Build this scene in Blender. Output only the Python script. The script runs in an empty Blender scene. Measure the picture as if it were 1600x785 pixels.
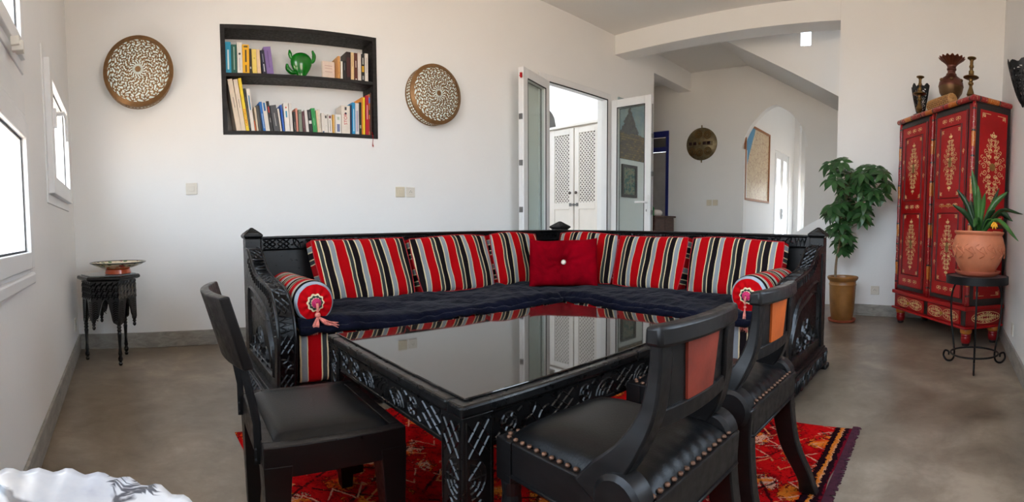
import bpy, bmesh, math, random
from mathutils import Vector, Matrix, Euler
PI = math.pi
rnd = random.Random(7)
SC = bpy.context.scene
COL = SC.collection

# ------------------------------------------------------------------ camera
# a stitched panorama: central cylindrical projection, 775 px per radian
cam_d = bpy.data.cameras.new('camera')
cam_d.type = 'PANO'
cam_d.panorama_type = 'CENTRAL_CYLINDRICAL'
FPX = 775.0
cam_d.central_cylindrical_range_u_min = -800 / FPX
cam_d.central_cylindrical_range_u_max = 800 / FPX
cam_d.central_cylindrical_range_v_min = -392.5 / FPX
cam_d.central_cylindrical_range_v_max = 392.5 / FPX
cam_d.central_cylindrical_radius = 1.0
cam_d.clip_start = 0.02
cam = bpy.data.objects.new('camera', cam_d)
COL.objects.link(cam)
EYE = 0.84
PITCH, YAW, ROLL = 0.054, 0.716, 0.0048


def _turn(v):
    x, y, z = v
    c, s = math.cos(ROLL), math.sin(ROLL)
    x, z = c * x + s * z, -s * x + c * z
    c, s = math.cos(PITCH), math.sin(PITCH)
    y, z = c * y + s * z, -s * y + c * z
    c, s = math.cos(YAW), math.sin(YAW)
    return Vector((c * x + s * y, -s * x + c * y, z))


_r, _u, _f = _turn((1, 0, 0)), _turn((0, 0, 1)), _turn((0, 1, 0))
cam.matrix_world = Matrix(((_r.x, _u.x, -_f.x, 0), (_r.y, _u.y, -_f.y, 0), (_r.z, _u.z, -_f.z, EYE), (0, 0, 0, 1)))
SC.camera = cam

# ------------------------------------------------------------------ world: hazy white sky above, sunlit warm ground below
W = bpy.data.worlds.new('world')
SC.world = W
W.use_nodes = True
nt = W.node_tree
nt.nodes.clear()
o_ = nt.nodes.new('ShaderNodeOutputWorld')
bg = nt.nodes.new('ShaderNodeBackground')
tc = nt.nodes.new('ShaderNodeTexCoord')
sp = nt.nodes.new('ShaderNodeSeparateXYZ')
rp = nt.nodes.new('ShaderNodeValToRGB')
mp = nt.nodes.new('ShaderNodeMapRange')
mp.inputs[1].default_value = -1
mp.inputs[2].default_value = 1
nt.links.new(tc.outputs['Generated'], sp.inputs[0])
nt.links.new(sp.outputs[2], mp.inputs[0])
nt.links.new(mp.outputs[0], rp.inputs[0])
nt.links.new(rp.outputs[0], bg.inputs[0])
nt.links.new(bg.outputs[0], o_.inputs[0])
e = rp.color_ramp.elements
e[0].position = 0.0
e[0].color = (0.74, 0.58, 0.44, 1)
e[1].position = 1.0
e[1].color = (0.55, 0.72, 1.0, 1)
for p_, c_ in ((0.48, (0.84, 0.68, 0.53, 1)), (0.505, (0.86, 0.93, 1.0, 1)), (0.68, (0.70, 0.84, 1.0, 1))):
    q_ = e.new(p_)
    q_.color = c_
bg.inputs[1].default_value = 8.2

vs = SC.view_settings
vs.view_transform = 'Standard'
vs.look = 'None'
vs.gamma = 1.0
vs.use_curve_mapping = False
vs.exposure = 0.47
SC.display_settings.display_device = 'sRGB'
cy = SC.cycles
cy.use_denoising = True
try:
    cy.denoiser = 'OPENIMAGEDENOISE'
except Exception:
    pass
cy.max_bounces = 12
cy.diffuse_bounces = 6
cy.glossy_bounces = 5
cy.transmission_bounces = 8
cy.transparent_max_bounces = 16
cy.sample_clamp_indirect = 6.0
cy.caustics_reflective = False
cy.caustics_refractive = False


# wall lines of the room (the side walls are not quite square to the back wall)
def wl(y): return -0.335 - 0.0735 * y       # left wall, x at y
def wf(x): return -0.435 - 0.030 * x        # wall on the camera's right, y at x
YB, XR, ZC = 3.61, 4.75, 3.06               # back wall, right wall, ceiling
AL = math.atan(0.0735)
AF = math.atan(-0.030)


# ------------------------------------------------------------------ colours and materials
def C(r, g, b, a=1.0):
    f = lambda v: (v / 255 / 12.92) if v <= 10.3 else ((v / 255 + 0.055) / 1.055) ** 2.4
    return (f(r), f(g), f(b), a)


MATS = {}


class NT:
    def __init__(s, name):
        s.m = bpy.data.materials.new(name)
        s.m.use_nodes = True
        s.t = s.m.node_tree
        s.t.nodes.clear()
        s.out = s.t.nodes.new('ShaderNodeOutputMaterial')

    def n(s, typ, **kw):
        x = s.t.nodes.new('ShaderNode' + typ)
        for k, v in kw.items():
            setattr(x, k, v)
        return x

    def l(s, a, b): s.t.links.new(a, b)

    def ramp(s, fac, stops, interp='LINEAR'):
        r = s.n('ValToRGB')
        r.color_ramp.interpolation = interp
        el = r.color_ramp.elements
        el[0].position, el[0].color = stops[0][0], stops[0][1]
        el[1].position, el[1].color = stops[-1][0], stops[-1][1]
        for p, c in stops[1:-1]:
            q = el.new(p)
            q.color = c
        s.l(fac, r.inputs[0])
        return r.outputs[0]

    def coord(s, kind='Object', scale=None, rot=None):
        t = s.n('TexCoord')
        if scale is None and rot is None:
            return t.outputs[kind]
        m = s.n('Mapping')
        if scale is not None:
            m.inputs['Scale'].default_value = scale if hasattr(scale, '__len__') else (scale,) * 3
        if rot is not None:
            m.inputs['Rotation'].default_value = rot
        s.l(t.outputs[kind], m.inputs[0])
        return m.outputs[0]

    def noise(s, vec, scale, detail=4, rough=0.55, dist=0.0):
        x = s.n('TexNoise')
        x.inputs['Scale'].default_value = scale
        x.inputs['Detail'].default_value = detail
        x.inputs['Roughness'].default_value = rough
        x.inputs['Distortion'].default_value = dist
        s.l(vec, x.inputs['Vector'])
        return x.outputs[0]

    def math(s, op, a, b=None, clamp=False):
        x = s.n('Math', operation=op, use_clamp=clamp)
        for i, v in enumerate((a, b)):
            if v is None:
                continue
            if isinstance(v, (int, float)):
                x.inputs[i].default_value = v
            else:
                s.l(v, x.inputs[i])
        return x.outputs[0]

    def mix(s, fac, a, b, typ='MIX'):
        x = s.n('MixRGB', blend_type=typ)
        for i, v in enumerate((fac, a, b)):
            if isinstance(v, (int, float)):
                x.inputs[i].default_value = v
            elif isinstance(v, tuple):
                x.inputs[i].default_value = v
            else:
                s.l(v, x.inputs[i])
        return x.outputs[0]

    def pbr(s, color, rough=0.5, metal=0.0, bump=None, bump_s=0.2, bump_d=0.01, spec=0.5, coat=0.0, coat_r=0.05, sheen=0.0, emit=None, emit_s=0.0):
        b = s.n('BsdfPrincipled')
        if isinstance(color, tuple):
            b.inputs['Base Color'].default_value = color
        else:
            s.l(color, b.inputs['Base Color'])
        if isinstance(rough, (int, float)):
            b.inputs['Roughness'].default_value = rough
        else:
            s.l(rough, b.inputs['Roughness'])
        b.inputs['Metallic'].default_value = metal
        b.inputs['Specular IOR Level'].default_value = spec
        b.inputs['Coat Weight'].default_value = coat
        b.inputs['Coat Roughness'].default_value = coat_r
        b.inputs['Sheen Weight'].default_value = sheen
        b.inputs['Sheen Roughness'].default_value = 0.4
        if emit is not None:
            b.inputs['Emission Color'].default_value = emit
            b.inputs['Emission Strength'].default_value = emit_s
        if bump is not None:
            bp = s.n('Bump')
            bp.inputs['Strength'].default_value = bump_s
            bp.inputs['Distance'].default_value = bump_d
            s.l(bump, bp.inputs['Height'])
            s.l(bp.outputs[0], b.inputs['Normal'])
        s.l(b.outputs[0], s.out.inputs[0])
        MATS[s.m.name] = s.m
        return s.m


def simple(name, col, rough=0.5, metal=0.0, var=0.12, vs_=6.0, bump_s=0.0, bump_sc=60.0, **kw):
    if name in MATS:
        return MATS[name]
    k = NT(name)
    v = k.coord()
    nz = k.noise(v, vs_, 5)
    dark = tuple(x * (1 - var) for x in col[:3]) + (1,)
    lite = tuple(min(1, x * (1 + var)) for x in col[:3]) + (1,)
    c = k.ramp(nz, [(0.3, dark), (0.7, lite)])
    bm = k.noise(v, bump_sc, 3) if bump_s else None
    return k.pbr(c, rough, metal, bm, bump_s, 0.004, **kw)


def m_plaster(name, col, b=0.12):
    k = NT(name)
    v = k.coord()
    n1 = k.noise(v, 1.3, 4)
    n2 = k.noise(v, 14, 5, 0.6)
    c = k.ramp(n1, [(0.3, tuple(x * 0.965 for x in col[:3]) + (1,)), (0.7, col)])
    return k.pbr(c, 0.62, 0, n2, b, 0.01, spec=0.25)


WHITE = m_plaster('white_plaster', (0.88, 0.87, 0.855, 1))
CEIL = m_plaster('ceiling_plaster', (0.86, 0.84, 0.81, 1), 0.05)
HALLW = m_plaster('hall_plaster', (0.86, 0.84, 0.81, 1))


def m_floor():
    k = NT('polished_concrete')
    v = k.coord()
    n1 = k.noise(v, 1.0, 8, 0.6, 0.25)
    n2 = k.noise(v, 4.2, 9, 0.68, 0.3)
    n3 = k.noise(v, 30, 4, 0.6)
    s = k.math('ADD', k.math('MULTIPLY', n1, 0.55), k.math('MULTIPLY', n2, 0.45))
    c = k.ramp(s, [(0.36, C(86, 73, 59)), (0.45, C(110, 97, 82)), (0.53, C(130, 116, 100)), (0.64, C(164, 149, 131))])
    c = k.mix(k.math('MULTIPLY', n3, 0.16), c, C(150, 137, 120))
    r = k.ramp(n1, [(0.2, (0.27,) * 3 + (1,)), (0.8, (0.36,) * 3 + (1,))])
    return k.pbr(c, r, 0, n3, 0.03, 0.004, spec=0.45)


def m_skirt():
    k = NT('grey_cement')
    v = k.coord(scale=(1, 1, 3))
    n2 = k.noise(v, 9, 8, 0.65, 0.8)
    c = k.ramp(n2, [(0.3, C(126, 122, 116)), (0.7, C(172, 167, 158))])
    return k.pbr(c, 0.5, 0, n2, 0.1, 0.004)


FLOOR, SKIRT = m_floor(), m_skirt()


def m_blackwood(name, col, rough=0.28, coat=0.35, worn=0.0, spec=0.28):
    k = NT(name)
    v = k.coord(scale=(1, 1, 6))
    n1 = k.noise(v, 9, 6, 0.6, 0.6)
    n2 = k.noise(k.coord(), 45, 5)
    c = k.ramp(n1, [(0.3, tuple(x * 0.6 for x in col[:3]) + (1,)), (0.7, tuple(x * 1.4 for x in col[:3]) + (1,))])
    if worn:
        w = k.ramp(k.noise(k.coord(), 20, 6, 0.7), [(0.66, (0, 0, 0, 1)), (0.72, (1, 1, 1, 1))])
        c = k.mix(k.math('MULTIPLY', w, worn), c, C(92, 72, 55))
    r = k.ramp(n2, [(0.3, (rough * 0.75,) * 3 + (1,)), (0.7, (rough * 1.4,) * 3 + (1,))])
    return k.pbr(c, r, 0, n2, 0.06, 0.003, coat=coat, coat_r=0.18, spec=spec)


BLACKW = m_blackwood('black_lacquered_wood', C(12, 11, 12), 0.34, 0.10, 0.0, 0.38)
TABLEW = m_blackwood('dark_table_wood', C(9, 8, 8), 0.30, 0.1, 0.12, 0.4)
CHAIRW = m_blackwood('black_painted_wood', C(19, 17, 17), 0.38, 0.1, 0.25)
CHAIRD = m_blackwood('dark_brown_wood', C(13, 8, 7), 0.36, 0.06, 0.1)
NICHEW = m_blackwood('charcoal_shelf_wood', C(36, 34, 34), 0.5, 0.0)
TABOW = m_blackwood('black_glossy_wood', C(7, 7, 9), 0.2, 0.6)
CABW = m_blackwood('walnut_wood', C(74, 46, 34), 0.4, 0.1)
LEATHER = simple('black_leather', C(9, 9, 10), 0.33, 0, 0.15, 8, 0.12, 260, spec=0.22)
TAN = simple('tan_red_leather', C(128, 46, 30), 0.5, 0, 0.3, 14, 0.1, 120)
TANO = simple('orange_leather', C(176, 80, 24), 0.45, 0, 0.2, 14, 0.08, 120)
PVC = simple('white_pvc', (0.80, 0.80, 0.80, 1), 0.3, 0, 0.02)
WPAINT = simple('white_painted_wood', (0.80, 0.74, 0.67, 1), 0.45, 0, 0.03)
PLATE = simple('cream_plastic', C(222, 216, 204), 0.35, 0, 0.02)
PLATEB = simple('beige_plastic', C(216, 205, 182), 0.35, 0, 0.02)
DARK = simple('dark_rubber', C(30, 30, 32), 0.5)
STEEL = simple('dull_steel', C(120, 120, 120), 0.35, 0.9)
IRON = simple('black_iron', C(20, 19, 19), 0.5, 0.5, 0.2, 20, 0.15, 90)
BRASS = simple('aged_brass', C(120, 92, 52), 0.38, 0.85, 0.3, 20, 0.1, 50)
BRASSD = simple('dark_brass', C(122, 108, 80), 0.46, 0.7, 0.35, 16, 0.1, 40)
COPPER = simple('aged_copper', C(104, 62, 50), 0.42, 0.7, 0.4, 9, 0.15, 40)
LAMPM = simple('brown_brass', C(136, 100, 62), 0.45, 0.5, 0.2, 20)
TERRA = simple('terracotta', C(196, 116, 80), 0.6, 0, 0.16, 9, 0.15, 40)
TERRAR = simple('red_terracotta', C(176, 92, 66), 0.6, 0, 0.12, 9)
SOIL = simple('soil', C(52, 38, 28), 0.95, 0, 0.4, 40, 0.8, 60)
BARK = simple('pale_bark', C(128, 108, 84), 0.8, 0, 0.3, 40, 0.4, 60)
GREEN = simple('green_glaze', C(8, 118, 22), 0.12, 0, 0.35, 9, coat=0.6)
NAVYQ = None


def m_window_glass(name, tint=(0.96, 0.97, 0.97, 1), refl=0.9):
    k = NT(name)
    tr = k.n('BsdfTransparent')
    tr.inputs[0].default_value = tint
    gl = k.n('BsdfGlossy')
    gl.inputs['Roughness'].default_value = 0.01
    g = k.n('NewGeometry')
    dt = k.n('VectorMath', operation='DOT_PRODUCT')
    k.l(g.outputs['Normal'], dt.inputs[0])
    k.l(g.outputs['Incoming'], dt.inputs[1])
    p5 = k.math('POWER', k.math('SUBTRACT', 1.0, k.math('ABSOLUTE', dt.outputs['Value']), True), 5.0)
    mx = k.n('MixShader')
    k.l(k.math('MULTIPLY', k.math('ADD', k.math('MULTIPLY', p5, 0.96), 0.04), refl), mx.inputs[0])
    k.l(tr.outputs[0], mx.inputs[1])
    k.l(gl.outputs[0], mx.inputs[2])
    k.l(mx.outputs[0], k.out.inputs[0])
    return k.m


GLASS = m_window_glass('window_glass')
DGLASS = m_window_glass('tinted_door_glass', (0.90, 0.945, 0.93, 1), 0.6)


def m_frosted():
    k = NT('frosted_glass')
    t = k.n('BsdfTranslucent')
    t.inputs[0].default_value = (0.9, 0.92, 0.92, 1)
    tr = k.n('BsdfTransparent')
    tr.inputs[0].default_value = (0.85, 0.88, 0.88, 1)
    mx = k.n('MixShader')
    mx.inputs[0].default_value = 0.4
    k.l(t.outputs[0], mx.inputs[1])
    k.l(tr.outputs[0], mx.inputs[2])
    k.l(mx.outputs[0], k.out.inputs[0])
    return k.m


FROST = m_frosted()


def m_tableglass():
    k = NT('dark_table_glass')
    v = k.coord()
    c = k.ramp(k.noise(v, 2.0, 3), [(0.3, C(26, 22, 19)), (0.7, C(34, 29, 25))])
    b = k.n('BsdfPrincipled')
    k.l(c, b.inputs['Base Color'])
    b.inputs['Roughness'].default_value = 0.03
    b.inputs['IOR'].default_value = 1.62
    k.l(b.outputs[0], k.out.inputs[0])
    return k.m


TGLASS = m_tableglass()

RED, CREAM, CHAR, BLK, GRY = C(172, 6, 15), C(226, 204, 160), C(58, 60, 60), C(26, 20, 22), C(140, 144, 148)


def m_stripes(name, axis, period=0.165, off=0.0, sh=0.0, hh=0.35):
    k = NT(name)
    s = k.n('SeparateXYZ')
    co = k.coord()
    # small wobble so the woven edges are not ruler straight
    w = k.math('MULTIPLY', k.math('SUBTRACT', k.noise(co, 14, 2), 0.5), 0.006)
    k.l(co, s.inputs[0])
    x = k.math('ADD', k.math('ADD', s.outputs[axis], w), 10 * period + off - sh)
    if sh:
        x = k.math('ADD', x, k.math('MULTIPLY', s.outputs[2], sh / hh))
    f = k.math('FRACT', k.math('DIVIDE', x, period))
    c = k.ramp(f, [(0.0, RED), (0.29, CREAM), (0.325, CHAR), (0.45, CREAM), (0.49, BLK), (0.70, CREAM), (0.745, GRY), (0.90, CREAM), (0.925, RED)], 'CONSTANT')
    weave = k.noise(k.coord(scale=(1, 1, 1)), 320, 2, 0.7)
    c = k.mix(k.math('MULTIPLY', weave, 0.35), c, (0, 0, 0, 1))
    return k.pbr(c, 0.9, 0, weave, 0.35, 0.003, spec=0.06, sheen=0.02)


STRX, STRY, STRZ = m_stripes('striped_cloth_x', 0), m_stripes('striped_cloth_y', 1), m_stripes('striped_cloth_z', 2)
STRM = m_stripes('striped_cloth_mattress', 0, 0.165, 0.02)
STRMY = m_stripes('striped_cloth_mattress_y', 1, 0.165, 0.06)
STRB = m_stripes('striped_cloth_bolster', 1, 0.13, 0.066)
CLOTHRED = simple('red_cloth', C(172, 6, 15), 0.9, 0, 0.2, 30, 0.2, 150, spec=0.06)
CLOTHGREY = simple('grey_cloth', C(142, 148, 156), 0.85, 0, 0.15, 30, 0.2, 150)
CLOTHCREAM = simple('cream_cloth', C(222, 200, 158), 0.85, 0, 0.15, 30)
CLOTHBLACK = simple('black_cloth', C(26, 22, 24), 0.9, 0, 0.15, 30)
CLOTHGREEN = simple('dark_green_cloth', C(44, 50, 46), 0.9, 0, 0.15, 30)
MAGENTA = simple('magenta_cord', C(178, 22, 84), 0.6)
TASSEL = simple('pink_gold_thread', C(204, 118, 104), 0.7, 0, 0.4, 60)


def m_velvet(name, col, bs=0.3, sh=0.0):
    k = NT(name)
    v = k.coord()
    n = k.noise(v, 5, 5, 0.6, 1.0)
    c = k.ramp(n, [(0.3, tuple(x * 0.6 for x in col[:3]) + (1,)), (0.75, tuple(x * 1.5 for x in col[:3]) + (1,))])
    return k.pbr(c, 0.9, 0, k.noise(v, 26, 4), bs, 0.010, spec=0.03, sheen=sh)


NAVY = m_velvet('navy_velvet', C(14, 15, 27), 0.9, 0.05)
VRED = m_velvet('crimson_velvet', C(122, 1, 16), 0.2)
PEARL = simple('pearl_button', C(220, 210, 190), 0.2)


def m_rug():
    k = NT('red_berber_pile')
    co = k.coord()
    d = k.noise(co, 9, 3, 0.6)
    s = k.n('SeparateXYZ')
    k.l(co, s.inputs[0])
    # base red with darker patches
    n1 = k.noise(co, 5.0, 6, 0.7, 0.4)
    c = k.ramp(n1, [(0.30, C(96, 6, 10)), (0.42, C(166, 8, 14)), (0.52, C(206, 18, 20)), (0.66, C(190, 14, 18))])
    fine = k.noise(co, 52, 4, 0.8)
    big = k.noise(co, 2.3, 2)
    v1 = k.n('TexVoronoi')
    v1.inputs['Scale'].default_value = 7.0
    v1.inputs['Randomness'].default_value = 0.6
    k.l(k.mix(0.08, co, k.n('TexNoise').outputs[1]), v1.inputs['Vector'])
    dj = k.math('ADD', v1.outputs['Distance'], k.math('MULTIPLY', k.math('SUBTRACT', fine, 0.5), 0.85))
    # orange motifs with a black outline, pale pink hearts in some of them
    m0 = k.ramp(dj, [(0.0, (1, 1, 1, 1)), (0.36, (1, 1, 1, 1)), (0.37, (0, 0, 0, 1)), (1, (0, 0, 0, 1))])
    m1 = k.ramp(dj, [(0.0, (1, 1, 1, 1)), (0.30, (1, 1, 1, 1)), (0.31, (0, 0, 0, 1)), (1, (0, 0, 0, 1))])
    m2 = k.ramp(dj, [(0.0, (1, 1, 1, 1)), (0.16, (1, 1, 1, 1)), (0.17, (0, 0, 0, 1)), (1, (0, 0, 0, 1))])
    selo = k.ramp(big, [(0.40, (0, 0, 0, 1)), (0.42, (1, 1, 1, 1))])
    c = k.mix(k.math('MULTIPLY', m0, 0.85), c, C(40, 12, 16))
    warm = k.ramp(k.noise(co, 16, 2), [(0.42, C(196, 30, 26)), (0.47, C(220, 78, 22)), (0.58, C(232, 126, 40))])
    c = k.mix(m1, c, warm)
    v3 = k.n('TexVoronoi')
    v3.inputs['Scale'].default_value = 7.0
    v3.inputs['Randomness'].default_value = 0.6
    k.l(k.mix(0.08, co, k.n('TexNoise').outputs[1]), v3.inputs['Vector'])
    cellr = k.n('SeparateColor')
    k.l(v3.outputs['Color'], cellr.inputs[0])
    pal = k.math('GREATER_THAN', cellr.outputs[0], 0.52)
    c = k.mix(k.math('MULTIPLY', k.math('MULTIPLY', m1, pal), k.ramp(k.noise(co, 26, 2, .7), [(0.45, (0, 0, 0, 1)), (0.48, (1, 1, 1, 1))])), c, C(226, 166, 140))
    # black angular lines: a lozenge lattice
    a = k.math('ADD', k.math('MULTIPLY', s.outputs[0], 4.6), k.math('MULTIPLY', s.outputs[1], 3.4))
    b = k.math('SUBTRACT', k.math('MULTIPLY', s.outputs[0], 4.6), k.math('MULTIPLY', s.outputs[1], 3.4))
    zig = k.math('MULTIPLY', k.math('PINGPONG', k.math('MULTIPLY', s.outputs[1], 1.0), 0.05), 1.6)
    for q, colr, wd_ in ((a, C(44, 12, 16), 0.06), (b, C(44, 12, 16), 0.05), (k.math('MULTIPLY', k.math('ADD', s.outputs[0], zig), 5.0), C(226, 160, 130), 0.055), (k.math('MULTIPLY', k.math('ADD', s.outputs[1], k.math('MULTIPLY', k.math('PINGPONG', s.outputs[0], 0.06), 1.2)), 4.0), C(222, 140, 90), 0.045)):
        f = k.math('FRACT', k.math('ADD', k.math('ADD', q, 40), k.math('MULTIPLY', fine, 0.12)))
        ln = k.ramp(f, [(0.0, (1, 1, 1, 1)), (wd_ - 0.01, (1, 1, 1, 1)), (wd_ + 0.01, (0, 0, 0, 1)), (1, (0, 0, 0, 1))])
        gap = k.ramp(k.noise(co, 13, 3, 0.7), [(0.44, (0, 0, 0, 1)), (0.50, (1, 1, 1, 1))])
        c = k.mix(k.math('MULTIPLY', k.math('MULTIPLY', ln, gap), 0.9), c, colr)
    # black specks around the motifs
    spk = k.ramp(k.noise(co, 48, 3, 0.8), [(0.55, (0, 0, 0, 1)), (0.60, (1, 1, 1, 1))])
    c = k.mix(k.math('MULTIPLY', spk, 0.55), c, C(34, 12, 16))
    # striped border along the short edge near the wall side (local x > 0.80)
    edge = k.math('ADD', s.outputs[0], k.math('MULTIPLY', k.math('SUBTRACT', fine, 0.5), 0.05))
    bord = k.ramp(k.math('SUBTRACT', edge, 0.62), [(0.0, (0, 0, 0, 1)), (0.145, (0, 0, 0, 1)), (0.150, C(30, 14, 20)), (0.168, C(214, 120, 40)), (0.180, C(226, 160, 120)), (0.186, C(30, 14, 20)), (0.205, C(120, 20, 36))], 'CONSTANT')
    isb = k.math('GREATER_THAN', edge, 0.768)
    c = k.mix(isb, c, bord)
    pile = k.noise(co, 240, 3, 0.7)
    c = k.mix(k.math('MULTIPLY', pile, 0.30), c, (0.02, 0, 0, 1))
    return k.pbr(c, 0.95, 0, pile, 0.9, 0.006, spec=0.02)


RUG = m_rug()


# ------------------------------------------------------------------ mesh helpers



class MB:
    """collects shapes and links them as one mesh object"""

    def __init__(s):
        s.v, s.f = [], []

    def add(s, vs, fs, M=None):
        o = len(s.v)
        s.v += [tuple(M @ Vector(p)) if M else tuple(p) for p in vs]
        s.f += [tuple(i + o for i in f) for f in fs]
        return s

    def box(s, lo, hi, M=None):
        x0, y0, z0 = lo
        x1, y1, z1 = hi
        return s.add([(x0, y0, z0), (x1, y0, z0), (x1, y1, z0), (x0, y1, z0), (x0, y0, z1), (x1, y0, z1), (x1, y1, z1), (x0, y1, z1)],
                     [(3, 2, 1, 0), (4, 5, 6, 7), (0, 1, 5, 4), (1, 2, 6, 5), (2, 3, 7, 6), (3, 0, 4, 7)], M)

    def taper(s, c0, h0, c1, h1, M=None):
        """box between two rectangles: centre c (x,y,z), half sizes h (x,y)"""
        v = []
        for c, h in ((c0, h0), (c1, h1)):
            for sx, sy in ((-1, -1), (1, -1), (1, 1), (-1, 1)):
                v.append((c[0] + sx * h[0], c[1] + sy * h[1], c[2]))
        return s.add(v, [(3, 2, 1, 0), (4, 5, 6, 7), (0, 1, 5, 4), (1, 2, 6, 5), (2, 3, 7, 6), (3, 0, 4, 7)], M)

    def lathe(s, prof, n=24, M=None, cap=True, wob=None):
        v, f = [], []
        for r, z in prof:
            for i in range(n):
                a = 2 * PI * i / n
                rr = r * (wob(a, z) if wob else 1)
                v.append((rr * math.cos(a), rr * math.sin(a), z))
        for j in range(len(prof) - 1):
            for i in range(n):
                k = (i + 1) % n
                f.append((j * n + i, j * n + k, (j + 1) * n + k, (j + 1) * n + i))
        if cap:
            f.append(tuple(range(n - 1, -1, -1)))
            f.append(tuple((len(prof) - 1) * n + i for i in range(n)))
        return s.add(v, f, M)

    def tube(s, pts, r, n=8, M=None, flat=None):
        """swept tube; r number or list; flat=(a,b) scales the section sideways/upwards"""
        pts = [Vector(p) for p in pts]
        m = len(pts)
        rs = r if isinstance(r, (list, tuple)) else [r] * m
        v, f = [], []
        nrm = None
        for i, p in enumerate(pts):
            t = (pts[min(i + 1, m - 1)] - pts[max(i - 1, 0)])
            t.normalize()
            if nrm is None:
                up = Vector((0, 0, 1)) if abs(t.z) < 0.9 else Vector((1, 0, 0))
                nrm = (up - t * up.dot(t)).normalized()
            else:
                nrm = (nrm - t * nrm.dot(t)).normalized()
            bn = t.cross(nrm)
            a_, b_ = flat or (1, 1)
            for k in range(n):
                a = 2 * PI * k / n
                v.append(p + bn * (math.cos(a) * rs[i] * a_) + nrm * (math.sin(a) * rs[i] * b_))
        for i in range(m - 1):
            for k in range(n):
                q = (k + 1) % n
                f.append((i * n + k, i * n + q, (i + 1) * n + q, (i + 1) * n + k))
        f.append(tuple(range(n - 1, -1, -1)))
        f.append(tuple((m - 1) * n + k for k in range(n)))
        return s.add(v, f, M)

    def prism(s, poly, d, M=None):
        """polygon in local (x, z), extruded along +y by d"""
        n = len(poly)
        v = [(x, 0, z) for x, z in poly] + [(x, d, z) for x, z in poly]
        f = [tuple(range(n)), tuple(range(2 * n - 1, n - 1, -1))]
        f += [((i + 1) % n, i, i + n, (i + 1) % n + n) for i in range(n)]
        return s.add(v, f, M)

    def grid(s, fn, nu, nv, M=None, keep=None, flip=False):
        v = [fn(i / nu, j / nv) for j in range(nv + 1) for i in range(nu + 1)]
        f = []
        for j in range(nv):
            for i in range(nu):
                if keep and not keep((i + 0.5) / nu, (j + 0.5) / nv):
                    continue
                a = j * (nu + 1) + i
                q = (a, a + 1, a + nu + 2, a + nu + 1)
                f.append(q[::-1] if flip else q)
        return s.add(v, f, M)

    def ball(s, c, r, n=10, M=None):
        rr = r if hasattr(r, '__len__') else (r, r, r)
        prof = [(math.sin(PI * j / (n // 2 + 1)), -math.cos(PI * j / (n // 2 + 1))) for j in range(1, n // 2 + 1)]
        T = Matrix.Translation(c) @ Matrix.Diagonal((*rr, 1))
        return s.lathe(prof, n, (M @ T) if M else T)

    def build(s, name, mat, parent=None, smooth=False, bevel=0.0, seg=2, auto=False, solid=0.0, loc=None, rz=None, world=False):
        me = bpy.data.meshes.new(name)
        me.from_pydata(s.v, [], s.f)
        if world and parent:
            p = parent
            while p.parent:
                p = p.parent
            me.transform((Matrix.Translation(p.location) @ p.rotation_euler.to_matrix().to_4x4()).inverted())
        bm = bmesh.new()
        bm.from_mesh(me)
        if solid == 0.0:
            bmesh.ops.recalc_face_normals(bm, faces=bm.faces)
        loose = [x for x in bm.verts if not x.link_faces]
        if loose:
            bmesh.ops.delete(bm, geom=loose, context='VERTS')
        bm.to_mesh(me)
        bm.free()
        if smooth:
            for p in me.polygons:
                p.use_smooth = True
            if smooth == 'auto':
                try:
                    me.set_sharp_from_angle(angle=math.radians(40))
                except Exception:
                    pass
        me.materials.append(mat)
        o = bpy.data.objects.new(name, me)
        COL.objects.link(o)
        if parent:
            o.parent = parent
        if loc:
            o.location = loc
        if rz:
            o.rotation_euler.z = rz
        if solid:
            m = o.modifiers.new('thick', 'SOLIDIFY')
            m.thickness = solid
            m.offset = 0
        if bevel:
            m = o.modifiers.new('bevel', 'BEVEL')
            m.width = bevel
            m.segments = seg
            m.limit_method = 'ANGLE'
            m.angle_limit = math.radians(35)
            m.use_clamp_overlap = True
        return o


def tag(o, label=None, cat=None, group=None, kind=None):
    if label: o['label'] = label
    if cat: o['category'] = cat
    if group: o['group'] = group
    if kind: o['kind'] = kind
    return o


def thing(name, label, cat, loc=(0, 0, 0), rz=0.0, group=None, kind=None):
    o = bpy.data.objects.new(name, None)
    o.empty_display_size = 0.1
    COL.objects.link(o)
    o.location = loc
    o.rotation_euler = (0, 0, rz)
    return tag(o, label, cat, group, kind)


def copy_tree(o, parent=None):
    c = o.copy()
    COL.objects.link(c)
    c.parent = parent
    for ch in list(o.children):
        copy_tree(ch, c)
    return c


def T(x, y, z): return Matrix.Translation((x, y, z))
def R(a, ax): return Matrix.Rotation(a, 4, ax)
def bez(p, n=12):
    """Catmull-Rom through points p"""
    P = [Vector(q) for q in p]
    P = [P[0] * 2 - P[1]] + P + [P[-1] * 2 - P[-2]]
    out = []
    for i in range(1, len(P) - 2):
        for k in range(n):
            t = k / n
            a, b, c, d = P[i - 1], P[i], P[i + 1], P[i + 2]
            out.append(0.5 * ((2 * b) + (c - a) * t + (2 * a - 5 * b + 4 * c - d) * t * t + (3 * b - a - 3 * c + d) * t ** 3))
    out.append(P[-2])
    return out


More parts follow.
